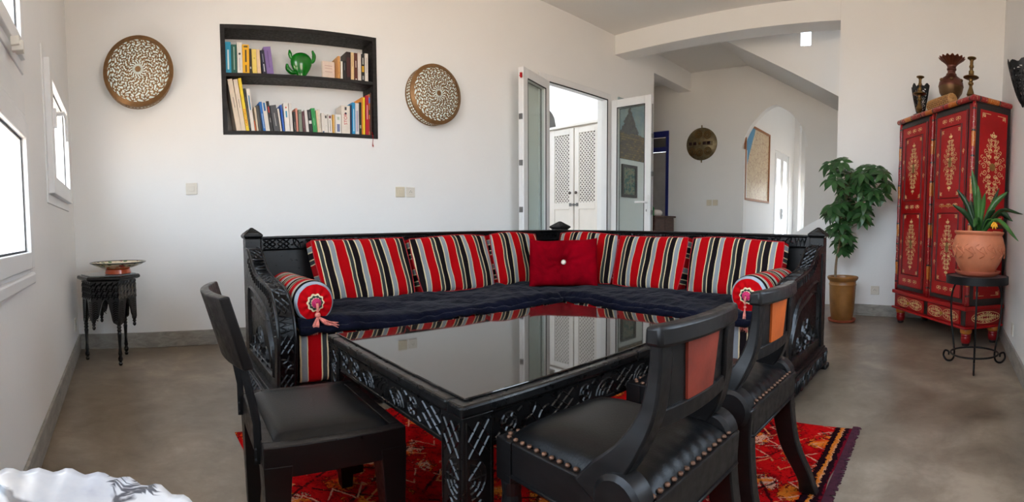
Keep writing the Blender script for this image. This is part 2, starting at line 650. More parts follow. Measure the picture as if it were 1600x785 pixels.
# ---- carved ornament: triangular ridges laid on a surface given by a map f(s, t, h) -> point
def ridge(mb, pts, w, h, f, closed=False):
    n = len(pts)
    V, F = [], []
    for i in range(n):
        a = pts[i - 1] if (i > 0 or closed) else pts[i]
        b = pts[(i + 1) % n] if (i < n - 1 or closed) else pts[i]
        dx, dy = b[0] - a[0], b[1] - a[1]
        L = math.hypot(dx, dy) or 1
        nx, ny = -dy / L * w / 2, dx / L * w / 2
        x, y = pts[i]
        V += [f(x + nx, y + ny, 0), f(x, y, h), f(x - nx, y - ny, 0)]
    for i in range(n if closed else n - 1):
        j = (i + 1) % n
        F += [(3 * i, 3 * j, 3 * j + 1, 3 * i + 1), (3 * i + 1, 3 * j + 1, 3 * j + 2, 3 * i + 2)]
    if not closed:
        F += [(0, 1, 2), (3 * n - 1, 3 * n - 2, 3 * n - 3)]
    mb.add(V, F)


def arc(cx, cy, r, a0, a1, n=8): return [(cx + r * math.cos(a0 + (a1 - a0) * i / n), cy + r * math.sin(a0 + (a1 - a0) * i / n)) for i in range(n + 1)]


def motif(kind, s0, s1, t0, t1):
    c, d, w, h = (s0 + s1) / 2, (t0 + t1) / 2, (s1 - s0), (t1 - t0)
    r = min(w, h) * 0.42
    L = []
    if kind == 0:   # cross with diamonds
        L += [[(s0, t0), (c, d), (s1, t1)], [(s0, t1), (c, d), (s1, t0)], [(s0, d), (c, t1)], [(c, t0), (s1, d)], [(s0, d), (c, t0)], [(c, t1), (s1, d)]]
    elif kind == 1:  # rosette
        L += [arc(c, d, r, 0, 2 * PI, 14), arc(c, d, r * 0.5, 0, 2 * PI, 10)]
        L += [[(c + r * 0.5 * math.cos(a), d + r * 0.5 * math.sin(a)), (c + r * math.cos(a), d + r * math.sin(a))] for a in [k * PI / 3 for k in range(6)]]
        L += [[(s0, t0), (s0 + w * .16, t0 + h * .16)], [(s1, t1), (s1 - w * .16, t1 - h * .16)]]
    elif kind == 2:  # leaning leaves
        for k in (0.15, 0.45, 0.75):
            x = s0 + w * k
            L += [arc(x, t0, h * 0.9, 0.25 * PI, 0.5 * PI, 4), arc(x - h * .25, t0 + h * .05, h * 0.8, 0.1 * PI, 0.45 * PI, 4)]
    elif kind == 3:  # fan
        L += [arc(c, t0, r * f, 0.05 * PI, 0.95 * PI, 8) for f in (2.0, 1.4, 0.8)]
        L += [[(c, t0), (c + 2 * r * math.cos(a), t0 + 2 * r * math.sin(a))] for a in (PI * .25, PI * .5, PI * .75)]
    elif kind == 4:  # zigzag
        n = 3
        L += [[(s0 + w * i / (2 * n), t0 if i % 2 else t1) for i in range(2 * n + 1)], [(s0 + w * i / (2 * n), (t0 + t1) / 2 if i % 2 else t1) for i in range(2 * n + 1)]]
    else:            # interlaced arcs
        L += [arc(s0, t0, w * .8, 0, PI / 2, 6), arc(s1, t1, w * .8, PI, PI * 1.5, 6), arc(s1, t0, w * .45, PI / 2, PI, 5), arc(s0, t1, w * .45, -PI / 2, 0, 5)]
    return L


def carve(mb, L, t0, t1, f, w=0.006, h=0.004, seed=0, kinds=(0, 1, 2, 3, 4, 5), border=True, cell=1.35):
    r = random.Random(seed)
    n = max(1, round(L / ((t1 - t0) * cell)))
    q = (t1 - t0) * 0.08
    for i in range(n):
        a, b = L * i / n, L * (i + 1) / n
        for pl in motif(r.choice(kinds), a + q, b - q, t0 + q, t1 - q):
            ridge(mb, pl, w, h, f)
    if border:
        k = max(2, int(L / 0.05))
        for t in (t0, t1):
            ridge(mb, [(L * i / k, t) for i in range(k + 1)], w * 0.8, h, f)
    return mb


def plane_map(o, u, v, n):
    o, u, v, n = Vector(o), Vector(u), Vector(v), Vector(n)
    return lambda s, t, h: o + u * s + v * t + n * h


def path_map(pts, wdir, flip=1):
    """map along a polyline: s = length, t along wdir, h along the normal"""
    P = [Vector(p) for p in pts]
    D = [0]
    for a, b in zip(P, P[1:]):
        D.append(D[-1] + (b - a).length)
    wd = Vector(wdir)

    def f(s, t, h):
        s = max(0, min(D[-1] - 1e-6, s))
        i = 0
        while i < len(D) - 2 and D[i + 1] < s:
            i += 1
        k = (s - D[i]) / max(1e-9, D[i + 1] - D[i])
        p = P[i].lerp(P[i + 1], k)
        tg = (P[min(i + 1, len(P) - 1)] - P[max(i, 0)]).normalized()
        return p + wd * t + tg.cross(wd).normalized() * (h * flip)
    return f, D[-1]


# ------------------------------------------------------------------ structure
def struct(o): return tag(o, kind='structure')


def wall(name, A, B, z0, z1, th, holes, mat, side=1):
    """wall from A to B (plan), thickness th on the left (side=1) of A->B, rectangular holes (s0, s1, z0, z1)"""
    A, B = Vector((A[0], A[1], 0)), Vector((B[0], B[1], 0))
    L = (B - A).length
    u = (B - A) / L
    n = Vector((-u.y, u.x, 0)) * side
    S = sorted({0, L} | {h[0] for h in holes} | {h[1] for h in holes})
    Z = sorted({z0, z1} | {h[2] for h in holes} | {h[3] for h in holes})
    S = [x for x in S if 0 <= x <= L]
    Z = [x for x in Z if z0 <= x <= z1]
    mb = MB()
    solid = lambda i, j: 0 <= i < len(S) - 1 and 0 <= j < len(Z) - 1 and not any(
        h[0] < (S[i] + S[i + 1]) / 2 < h[1] and h[2] < (Z[j] + Z[j + 1]) / 2 < h[3] for h in holes)
    P = lambda s, z, d: tuple(A + u * s + n * d + Vector((0, 0, z)))
    for i in range(len(S) - 1):
        for j in range(len(Z) - 1):
            if not solid(i, j):
                continue
            a, b, c, d = S[i], S[i + 1], Z[j], Z[j + 1]
            mb.add([P(a, c, 0), P(b, c, 0), P(b, d, 0), P(a, d, 0)], [(0, 1, 2, 3)])
            mb.add([P(a, c, th), P(b, c, th), P(b, d, th), P(a, d, th)], [(3, 2, 1, 0)])
            for (ii, jj, e0, e1) in ((i - 1, j, (a, c), (a, d)), (i + 1, j, (b, d), (b, c)), (i, j - 1, (b, c), (a, c)), (i, j + 1, (a, d), (b, d))):
                if not solid(ii, jj):
                    mb.add([P(*e0, 0), P(*e1, 0), P(*e1, th), P(*e0, th)], [(0, 1, 2, 3)])
    me = bpy.data.meshes.new(name)
    me.from_pydata(mb.v, [], mb.f)
    bm = bmesh.new()
    bm.from_mesh(me)
    bmesh.ops.remove_doubles(bm, verts=bm.verts, dist=1e-5)
    bmesh.ops.recalc_face_normals(bm, faces=bm.faces)
    bm.to_mesh(me)
    bm.free()
    me.materials.append(mat)
    o = bpy.data.objects.new(name, me)
    COL.objects.link(o)
    return struct(o)


# floor and ceiling
struct(MB().box((-0.9, -2.6, -0.1), (10.2, 3.81, 0)).box((-0.9, 3.81, -0.1), (10.2, 7.0, 0)).build('floor', FLOOR))
struct(MB().box((-0.9, -0.9, ZC), (4.76, 3.80, ZC + 0.15)).build('ceiling', CEIL))

# left wall with three windows; s runs from y = -0.7 to y = 3.7
LA, LB = (wl(-0.7), -0.7), (wl(3.72), 3.72)
kL = math.hypot(1, 0.0735)
sl = lambda y: (y + 0.7) * kL
wall('wall_left', LA, LB, 0, ZC, 0.2, [(sl(-0.34), sl(1.79), 0.69, 1.375), (sl(-0.34), sl(1.79), 1.44, 2.86), (sl(2.28), sl(3.24), 1.0, 1.745)], WHITE)
# back wall: shelf niche, door opening, ends at the passage
wall('wall_back', (-0.75, YB), (5.61, YB), 0, 3.13, 0.2, [(0.525 + 0.75, 1.728 + 0.75, 1.545, 2.313), (3.50 + 0.75, 4.68 + 0.75, 0, 2.36)], WHITE)
struct(MB().box((0.45, YB + 0.2, 1.45), (1.80, YB + 0.26, 2.40)).build('trim_1', WHITE))      # back of the niche
struct(MB().box((5.61, YB, 2.845), (6.70, YB + 0.2, 3.13)).build('trim_2', WHITE))           # lintel over the passage
# right wall with the wide opening and the beam over it
wall('wall_right', (XR, 0.985), (XR, -0.8), 0, ZC + .1, 0.24, [], WHITE)
struct(MB().box((XR, 0.985, 2.835), (XR + 0.24, YB, 3.12)).build('trim_3', WHITE, bevel=0.006))
# wall on the right of the camera with a window behind the picture
FA, FB = (-0.6, wf(-0.6)), (4.95, wf(4.95))
kF = math.hypot(1, 0.03)
sf = lambda x: (x + 0.6) * kF
wall('wall_front', FA, FB, 0, ZC, 0.2, [(sf(1.10), sf(2.28), 0.80, 2.40)], WHITE, side=-1)

# skirting
def skirt(name, A, B, side, h=0.112, th=0.014):
    A, B = Vector((*A, 0)), Vector((*B, 0))
    u = (B - A).normalized()
    n = Vector((-u.y, u.x, 0)) * side
    mb = MB()
    p = [A, B, B + n * th, A + n * th]
    mb.add([tuple(q) for q in p] + [tuple(q + Vector((0, 0, h))) for q in p], [(0, 1, 2, 3), (7, 6, 5, 4), (0, 4, 5, 1), (1, 5, 6, 2), (2, 6, 7, 3), (3, 7, 4, 0)])
    return struct(mb.build(name, SKIRT, bevel=0.004))


skirt('baseboard_left', (wl(-0.4), -0.4), (wl(3.605), 3.605), -1)
skirt('baseboard_back', (wl(YB) + .015, YB), (3.49, YB), -1)
skirt('baseboard_right', (XR, 0.985), (XR, wf(XR) + .015), -1)
skirt('baseboard_front', (-0.25, wf(-0.25)), (XR - .015, wf(XR)), 1)


# ---- windows of the left wall: built in a local frame x along the wall (+y), y outwards, then placed
def left_frame(y, z=0.0):
    return T(wl(y), y, z) @ R(PI / 2 + AL, 'Z')


def frame_rect(mb, x0, x1, z0, z1, w, y0, y1, M):
    mb.box((x0, y0, z0), (x0 + w, y1, z1), M).box((x1 - w, y0, z0), (x1, y1, z1), M)
    mb.box((x0 + w, y0, z0), (x1 - w, y1, z0 + w), M).box((x0 + w, y0, z1 - w), (x1 - w, y1, z1), M)


def window(name, y0, y1, z0, z1, sash=True, fw=0.05, sw=0.06, proud=0.0, sx0=0.04):
    t = thing(name, None, None, kind='structure')
    M = left_frame(y0)
    L = (y1 - y0) * kL
    mb = MB()
    frame_rect(mb, 0.001, L - 0.001, z0 + 0.001, z1 - 0.001, fw, -0.006, 0.08, M)
    mb.build('window_frame', PVC, t, bevel=0.003)
    mb = MB()
    frame_rect(mb, fw * .8, L - fw * .8, z0 + fw * .8, z1 - fw * .8, sw, -0.022 - proud, 0.03, M)
    mb.build('sash', PVC, t, bevel=0.004)
    g = MB()
    q = fw * .8 + sw
    frame_rect(g, q, L - q, z0 + q, z1 - q, 0.007, -0.004, 0.0, M)
    g.build('gasket', DARK, t)
    MB().box((q, 0.004, z0 + q), (L - q, 0.010, z1 - q), M).build('pane', GLASS, t)
    return t, M, L


w1, M1, L1 = window('window_1', -0.34, 1.79, 0.69, 1.29)
MB().box((-0.04, -0.022, 0.672), (L1 - 0.03, 0.0, 0.715), M1).build('sill', PVC, w1, bevel=0.008)
MB().box((0.0, -0.004, 1.291), (L1, 0.06, 1.375), M1).build('panel', PVC, w1, bevel=0.003)
w2, M2, L2 = window('window_2', -0.34, 1.79, 1.44, 2.86)
mb = MB().box((L2 - .30, -0.05, 1.440), (L2 - .21, -0.022, 1.468), M2).box((L2 - .29, -0.06, 1.425), (L2 - .27, -0.022, 1.455), M2)
mb.build('latch', PLATE, w2, bevel=0.003)
w3, M3, L3 = window('window_3', 2.28, 3.24, 1.0, 1.745, fw=0.06, sw=0.085, proud=0.012)
mb = MB().box((0.085, -0.05, 1.37), (0.115, -0.034, 1.46), M3)
mb.tube([M3 @ Vector(p) for p in ((0.10, -0.045, 1.435), (0.10, -0.085, 1.435), (0.105, -0.095, 1.41), (0.11, -0.095, 1.30))], [0.011, 0.011, 0.011, 0.009], 8)
mb.build('handle', PVC, w3, smooth='auto')
# window behind the camera
w4 = thing('window_4', None, None, kind='structure')
MF = T(1.10, wf(1.10), 0) @ R(AF, 'Z')
mb = MB()
frame_rect(mb, 0.0, 1.18, 0.80, 2.40, 0.06, -0.09, 0.002, MF)
mb.box((0.55, -0.08, 0.86), (0.60, 0.0, 2.34), MF)
mb.build('window_frame', PVC, w4, bevel=0.003)
MB().box((0.06, -0.05, 0.86), (1.12, -0.044, 2.34), MF).build('pane', GLASS, w4)

# ------------------------------------------------------------------ hall beyond the opening
XH = 6.64
wall('wall_hall_right', (4.99, -0.8), (4.99, -1.25), 0, 3.11, 0.2, [], HALLW)
struct(MB().box((4.99, 2.62, 3.115), (6.70, 3.61, 3.25)).box((4.99, 0.25, 3.115), (5.40, 2.62, 3.25)).build('ceiling.001', CEIL))  # stops short, leaving an unseen skylight gap added to light the stair flank
# far wall with the pointed arch (built of strips) and the blue door
AY0, AY1, ASP, ATOP = 1.785, 2.765, 1.965, 2.545


def arch_z(y):
    """pointed arch: two arcs meeting at the middle"""
    c = (AY0 + AY1) / 2
    hw = (AY1 - AY0) / 2
    d = abs(y - c)
    return ASP + (ATOP - ASP) * max(0.0, 1 - (d / hw) ** 1.45) ** 0.62


mb = MB()
NST = 28
for i in range(NST):
    a, b = AY0 + (AY1 - AY0) * i / NST, AY0 + (AY1 - AY0) * (i + 1) / NST
    za, zb = arch_z(a), arch_z(b)
    mb.prism([(a, za), (b, zb), (b, 3.6), (a, 3.6)], -0.12, Matrix(((0, -1, 0, XH), (1, 0, 0, 0), (0, 0, 1, 0), (0, 0, 0, 1))))
mb.box((XH, -1.4, 0), (XH + 0.12, AY0, 3.6)).box((XH, AY1, 0), (XH + 0.12, 3.99, 3.6))
# little stepped imposts that make the arch a horseshoe
mb.box((XH, 3.99, 2.30), (XH + 0.2, 5.0, 3.6)).box((XH, 4.90, 0), (XH + 0.2, 5.2, 3.6))
struct(mb.build('wall_hall', HALLW))
struct(MB().box((XH - 0.0, AY1 - 0.035, 0), (XH + 0.12, AY1, ASP - 0.02)).box((XH, AY0, 0), (XH + 0.12, AY0 + 0.035, ASP - 0.02)).build('trim_4', HALLW))
# passage behind the back wall
struct(MB().box((5.61, 5.0, 0), (6.9, 5.2, 3.3)).box((5.55, 3.81, 3.0), (6.9, 5.2, 3.2)).build('wall_passage', HALLW))
d2 = thing('door_2', None, None, kind='structure')
BLUEP = simple('cobalt_paint', C(24, 34, 112), 0.45, 0, 0.15)
mb = MB().box((XH - 0.02, 3.985, 2.20), (XH + 0.1, 4.92, 2.29)).box((XH - 0.02, 3.985, 0), (XH + 0.1, 4.03, 2.20)).box((XH - .02, 4.86, 0), (XH + .1, 4.92, 2.20))
mb.box((XH + 0.0, 4.03, 1.98), (XH + 0.06, 4.86, 2.05))
mb.build('door_frame', BLUEP, d2, bevel=0.004)
MB().box((XH + 0.03, 4.035, 0.01), (XH + 0.07, 4.855, 1.975)).build('door_leaf', simple('pale_grey_paint', C(168, 164, 160), 0.5), d2, bevel=0.004)
MB().box((XH + 0.04, 4.035, 2.052), (XH + 0.05, 4.855, 2.198)).build('transom_pane', simple('dim_glass', C(90, 88, 84), 0.2), d2)

# staircase flank with a slit window, soffit, and the lower parapet
SX0 = 5.40
fz = lambda y: 2.97 + 0.528 * (y - 2.415)
toX = Matrix(((0, 1, 0, 0), (1, 0, 0, 0), (0, 0, 1, 0), (0, 0, 0, 1)))   # local (x, y, z) -> world (y, x, z)
mb = MB()
mb.prism([(2.69, fz(2.69)), (-1.4, fz(-1.4)), (-1.4, fz(-1.4) + 0.22), (2.69, fz(2.69) + 0.22)], 1.25, T(SX0, 0, 0) @ toX)
for a, b in ((-1.4, 1.45), (1.57, 2.69)):
    mb.prism([(b, fz(b) + 0.22), (a, fz(a) + 0.22), (a, 3.9), (b, 3.9)], 0.14, T(SX0, 0, 0) @ toX)
mb.prism([(1.57, fz(1.57) + .22), (1.45, fz(1.45) + 0.22), (1.45, 2.855), (1.57, 2.855)], 0.14, T(SX0, 0, 0) @ toX)
mb.prism([(1.57, 3.10), (1.45, 3.10), (1.45, 3.9), (1.57, 3.9)], 0.14, T(SX0, 0, 0) @ toX)
struct(mb.build('wall_stair', HALLW))
pz = lambda y: 0.731 - 0.585 * (y - 1.632)
struct(MB().prism([(2.86, 0.0), (0.1, 0.0), (0.1, pz(0.1)), (2.86, 0.015)], 0.10, T(SX0 - 0.1, 0, 0) @ toX).build('wall_parapet', WHITE, bevel=0.004))
# unseen end of the hall, with an opening added to let daylight in
wall('wall_hall_end', (4.99, -1.25), (6.84, -1.25), 0, 3.6, 0.2, [(0.06, 0.40, 0.3, 2.9)], HALLW, side=-1)

# room beyond the arch
YM, XE = 2.75, 9.6
wall('wall_map_room', (XH + 0.12, YM), (XE + 0.2, YM), 0, 3.0, 0.2, [(8.07 - 6.76, 8.89 - 6.76, 0, 2.15)], WHITE)
wall('wall_map_room_end', (XE, YM), (XE, 0.3), 0, 3.0, 0.2, [(0.07, 0.85, 0.0, 1.75)], WHITE)
wall('wall_map_room_side', (XH + 0.12, 0.4), (XE + 0.2, 0.4), 0, 3.0, 0.2, [(1.1, 1.65, 1.0, 1.9)], WHITE, side=-1)  # unseen side wall, its opening added to light this room
struct(MB().box((XH + 0.12, 0.2, 3.0), (XE + 0.2, 3.0, 3.15)).build('ceiling.002', CEIL))
struct(MB().box((9.22, YM - 0.10, 0), (9.36, YM, 3.0)).build('trim_5', WHITE))
d3 = thing('door_3', None, None, kind='structure')
mb = MB()
M = T(8.07, YM, 0)
frame_rect(mb, 0, 0.82, 0.0, 2.15, 0.045, 0.01, 0.08, M)
frame_rect(mb, 0.045, 0.405, 0.045, 2.105, 0.085, 0.0, 0.05, M)
frame_rect(mb, 0.415, 0.775, 0.045, 2.105, 0.085, 0.0, 0.05, M)
mb.build('door_frame', PVC, d3, bevel=0.003)
MB().box((0.13, 0.02, 0.13), (0.32, 0.03, 2.02), M).build('pane', FROST, d3)
MB().box((0.50, 0.02, 0.13), (0.69, 0.03, 2.02), M).build('pane', FROST, d3)
MB().box((0.42, -0.03, 0.98), (0.44, 0.0, 1.16), M).box((0.34, -0.045, 1.06), (0.44, -0.03, 1.08), M).build('handle', PVC, d3)
w5 = thing('window_5', None, None, kind='structure')
mb = MB()
M = T(XE, YM - 0.85, 0) @ R(PI / 2, 'Z')
frame_rect(mb, 0.0, 0.78, 0.0, 1.75, 0.06, -0.08, 0.0, M)
mb.box((0.36, -0.07, 0.06), (0.42, -0.01, 1.69), M)
mb.build('window_frame', PVC, w5, bevel=0.003)
MB().box((0.06, -0.045, 0.06), (0.72, -0.04, 1.69), M).build('pane', FROST, w5)

# ------------------------------------------------------------------ bright patio behind the door
PATW = m_plaster('patio_whitewash', (0.88, 0.83, 0.76, 1))
PX = 5.50
mb = MB()
aY, aR, aS = 5.72, 0.44, 2.26      # round arch in the patio wall
for i in range(20):
    a, b = aY - aR + 2 * aR * i / 20, aY - aR + 2 * aR * (i + 1) / 20
    za, zb = [aS + math.sqrt(max(0, aR * aR - (q - aY) ** 2)) for q in (a, b)]
    mb.prism([(a, za), (b, zb), (b, 4.2), (a, 4.2)], 0.1, T(PX, 0, 0) @ toX)
mb.box((PX, 3.81, 0), (PX + 0.1, aY - aR, 4.2)).box((PX, aY + aR, 0), (PX + 0.1, 6.6, 4.2))
mb.box((2.5, 6.6, 0), (PX + 0.1, 6.8, 4.2)).box((2.3, 3.81, 0), (2.5, 6.8, 4.2))
struct(mb.build('wall_patio', PATW))
struct(MB().box((2.3, 3.81, 3.60), (PX + 0.1, 5.75, 3.75)).build('added_patio_roof', PATW))  # unseen roof added to cut down the daylight in the patio
mb = MB().box((PX + 0.1, 5.21, 2.95), (7.2, 6.8, 3.1)).box((7.0, 5.21, 0), (7.2, 6.8, 3.0)).box((PX + 0.1, 6.6, 0), (7.2, 6.8, 3.0)).box((PX + .1, 5.21, 0), (7.2, 5.25, 3.0))
struct(mb.build('wall_alcove', HALLW))
struct(MB().box((2.5, 3.81, 0), (PX, 6.6, 0.006)).build('floor.001', simple('pale_stone', C(214, 202, 188), 0.6)))

# French door: frame, two leaves opened into the room
d1 = thing('door_1', None, None, kind='structure')
mb = MB()
frame_rect(mb, 3.505, 4.675, -0.06, 2.355, 0.075, YB - 0.012, YB + 0.075, T(0, 0, 0))
mb.build('door_frame', PVC, d1, bevel=0.003)
mb = MB()
frame_rect(mb, 3.572, 4.608, -0.06, 2.288, 0.012, YB - 0.016, YB - 0.010, T(0, 0, 0))
mb.build('gasket', DARK, d1)


def leaf(hx, hy, ang, sgn, handle):
    """leaf hinged at (hx, hy); local x runs from the hinge to the free edge, local y is the thickness"""
    M = T(hx, hy, 0) @ R(ang, 'Z')
    Lw, zt = 0.545, 2.275
    mb = MB()
    mb.box((0, -0.028, 0.02), (0.085, 0.028, zt), M).box((Lw - 0.085, -0.028, 0.02), (Lw, 0.028, zt), M)
    mb.box((0.085, -0.028, 0.02), (Lw - .085, 0.028, 0.20), M).box((0.085, -0.028, zt - 0.095), (Lw - 0.085, 0.028, zt), M)
    lf = mb.build('door_leaf', PVC, d1, bevel=0.004)
    MB().box((0.085, -0.006, 0.20), (Lw - 0.085, 0.006, zt - 0.095), M).build('glass_pane', DGLASS, lf)
    g = MB()
    for y0 in (-0.0285, 0.0225):
        frame_rect(g, 0.078, Lw - 0.078, 0.193, zt - 0.088, 0.010, y0, y0 + 0.006, M)
    g.build('gasket', DARK, lf)
    e = MB().box((Lw, -0.008, 0.1), (Lw + 0.003, 0.008, zt - 0.1), M)
    e.build('edge_strip', STEEL if handle else PVC, lf)
    k = MB()
    for z in (0.95, 1.38, 1.80):
        k.box((Lw, -0.016, z), (Lw + 0.012, 0.016, z + 0.05), M)
    k.build('bolt', STEEL, lf)
    if handle:
        h = MB().box((Lw - 0.062, -0.036, 0.94), (Lw - 0.028, -0.028, 1.17), M).box((Lw - 0.062, 0.028, 0.94), (Lw - 0.028, 0.036, 1.17), M)
        for s in (-1, 1):
            h.tube([M @ Vector(p) for p in ((Lw - 0.045, s * 0.03, 1.09), (Lw - 0.045, s * 0.07, 1.09), (Lw - 0.06, s * 0.078, 1.09), (Lw - 0.17, s * 0.078, 1.09))], 0.011, 8)
        h.build('handle', PVC, lf, smooth='auto')
        MB().box((Lw - 0.049, -0.038, 0.985), (Lw - 0.041, 0.038, 1.01), M).build('keyhole', DARK, lf)
    return lf


def heading(a, b): return math.atan2(b[1] - a[1], b[0] - a[0])


leaf(3.60, 3.585, heading((3.60, 3.585), (3.085, 3.41)), 1, False)
lfR = leaf(4.665, 3.57, -PI / 2 + 0.02, 1, True)
tag(MB().tube([(3.07, 3.40, 2.19), (3.055, 3.375, 2.17), (3.04, 3.36, 2.20)], 0.012, 6).build('door_tag', simple('red_plastic', C(190, 24, 30), 0.4)),
    'small red tag hooked on the free edge of the left glass door leaf', 'tag')

# ------------------------------------------------------------------ wall shelf, books, ornament
ZS = 1.98          # top of the middle shelf
sh = thing('niche_bookshelf', 'charcoal wooden two-tier shelf set into the white back wall', 'shelf', (1.127, YB, 1.533))
NX0, NX1, NZ0, NZ1 = 0.513, 1.740, 1.533, 2.325
Y0, Y1 = YB - 0.008, YB + 0.196
MB().box((NX0, Y0, NZ0), (NX0 + 0.034, Y1, NZ1)).build('side', NICHEW, sh, bevel=0.002, world=True)
MB().box((NX1 - 0.034, Y0, NZ0), (NX1, Y1, NZ1)).build('side', NICHEW, sh, bevel=0.002, world=True)
MB().box((NX0 + .034, Y0, NZ1 - 0.032), (NX1 - .034, Y1, NZ1)).build('top', NICHEW, sh, bevel=0.002, world=True)
MB().box((NX0 + .034, Y0, NZ0), (NX1 - .034, Y1, NZ0 + 0.028)).build('bottom', NICHEW, sh, bevel=0.002, world=True)
MB().box((NX0 + .034, Y0 + 0.004, ZS - 0.026), (NX1 - .034, Y1, ZS)).build('shelf', NICHEW, sh, bevel=0.002, world=True)

PAGES = simple('book_pages', C(224, 214, 196), 0.9, 0, 0.08, 200)
BOOKC = {}


def book_mat(c):
    if c not in BOOKC:
        BOOKC[c] = simple('book_cover_%d' % (len(BOOKC) + 1), C(*c), 0.45, 0, 0.06, 30)
    return BOOKC[c]


def text(parent, body, size, mat, M, name='title', ext=0.0004):
    cu = bpy.data.curves.new(name, 'FONT')
    cu.body = body
    cu.size = size
    cu.extrude = ext
    cu.align_x, cu.align_y = 'CENTER', 'CENTER'
    cu.materials.append(mat)
    tmp = bpy.data.objects.new(name, cu)
    me = bpy.data.meshes.new_from_object(tmp)
    bpy.data.objects.remove(tmp)
    bpy.data.curves.remove(cu)
    o = bpy.data.objects.new(name, me)
    COL.objects.link(o)
    o.parent = parent
    o.matrix_local = M
    return o




def put_books(rows, z, group, back=0.15):
    pr = None      # polygon of the previous book
    for (lab, x, w, h, a, col, *tx) in rows:
        w -= 0.0015
        a = math.radians(a)
        h = h / math.cos(a)
        c, s_ = math.cos(a), math.sin(a)

        def poly(x0):
            # rests on bottom-left when leaning left, on bottom-right when leaning right
            if a <= 0:
                b0 = (x0, 0.0)
            else:
                b0 = (x0, w * s_)
            r = lambda px, pz: (b0[0] + px * c + pz * s_, b0[1] - px * s_ + pz * c)
            return [r(0, 0), r(w, 0), r(w, h), r(0, h)]
        if pr:
            # push right until it clears the previous book at every height
            for _ in range(60):
                p = poly(x)
                bad = False
                top = min(max(q[1] for q in p), max(q[1] for q in pr))
                for k in range(9):
                    zz = 0.002 + (top - 0.004) * k / 8
                    xl = p[0][0] + (p[3][0] - p[0][0]) * min(1, max(0, (zz - p[0][1]) / (p[3][1] - p[0][1])))
                    xr = pr[1][0] + (pr[2][0] - pr[1][0]) * min(1, max(0, (zz - pr[1][1]) / (pr[2][1] - pr[1][1])))
                    if xl < xr + 0.0006:
                        bad = True
                if not bad:
                    break
                x += 0.001
        pr = poly(x)
        d = rnd.uniform(0.115, 0.165)
        yf = YB + rnd.uniform(0.012, 0.026)
        b0 = pr[0]
        t = thing('book', lab, 'book', (b0[0], yf, z + b0[1] + 0.0006), 0, group)
        t.rotation_euler = (0, a, 0)
        cm = book_mat(col)
        cv = MB()
        cv.box((0, 0, 0), (w, 0.002, h)).box((0, 0.002, 0), (0.002, d, h)).box((w - 0.002, 0.002, 0), (w, d, h))
        cv.build('cover', cm, t)
        MB().box((0.002, 0.002, 0.003), (w - 0.002, d - 0.004, h - 0.003)).build('pages', PAGES, t)
        for q in tx:
            if q[0] == 'bar':      # plain printed band or block on the spine: (bar, z0, z1, colour, width share)
                f = q[4] if len(q) > 4 else 0.5
                MB().box((w * (0.5 - f / 2), -0.0005, h * q[1]), (w * (0.5 + f / 2), 0.0, h * q[2])).build('spine_band', book_mat(q[3]), t)
            elif q[0] == 'dot':
                MB().lathe([(w * q[2], 0), (w * q[2], 0.0006)], 14, T(w / 2, 0, h * q[1]) @ R(PI / 2, 'X')).build('spine_mark', book_mat(q[3]), t)
            else:                  # lettering running up the spine: (text, size, z, colour)
                text(t, q[0], q[1], book_mat(q[3]), T(w / 2, -0.0004, h * q[2]) @ R(PI / 2, 'X') @ R(PI / 2, 'Z'))


WHT, CRM, BKC = (228, 222, 212), (222, 204, 178), (30, 28, 30)
put_books([
    ('teal paperback with pale spine title, first on the left of the upper shelf', .548, .044, .225, .3, (28, 150, 186), ('bar', .12, .75, (206, 226, 226), .28)),
    ('dark green hardback beside the teal book on the upper shelf', .593, .041, .207, .3, (20, 84, 72), ('bar', .12, .92, (150, 178, 160), .2)),
    ('white hardback with a small black spine emblem on the upper shelf', .637, .039, .226, 0, WHT, ('dot', .63, .22, (30, 28, 30)), ('bar', .1, .5, (150, 130, 170), .08)),
    ('wide amber yellow book with dark script on the upper shelf', .676, .051, .211, .5, (240, 178, 16), ('bar', .06, .30, (70, 50, 20), .2), ('bar', .40, .82, (70, 50, 20), .24), ('bar', .9, .96, (90, 70, 20), .6)),
    ('thin black and brown book right of the amber one on the upper shelf', .727, .017, .183, 0, (44, 30, 22), ('bar', .2, .28, (190, 190, 190), .7)),
    ('pale yellow paperback with a faded spine on the upper shelf', .747, .034, .178, -1.3, (236, 206, 104), ('bar', .6, .66, (190, 160, 70), .3)),
    ('slim peach paperback leaning beside the pale yellow one on the upper shelf', .787, .029, .181, -2.4, (236, 204, 164)),
    ('navy book with white lettering next to the purple one', .821, .032, .172, -5.9, (24, 24, 52), ('bar', .1, .42, (214, 214, 222), .22), ('bar', .5, .85, (150, 150, 170), .14)),
    ('thick lilac purple book leaning left at the end of the upper left row', .853, .055, .202, -5.9, (134, 108, 168), ('bar', .25, .85, (110, 84, 140), .14)),
], ZS, 'books on the upper shelf of the wall niche')
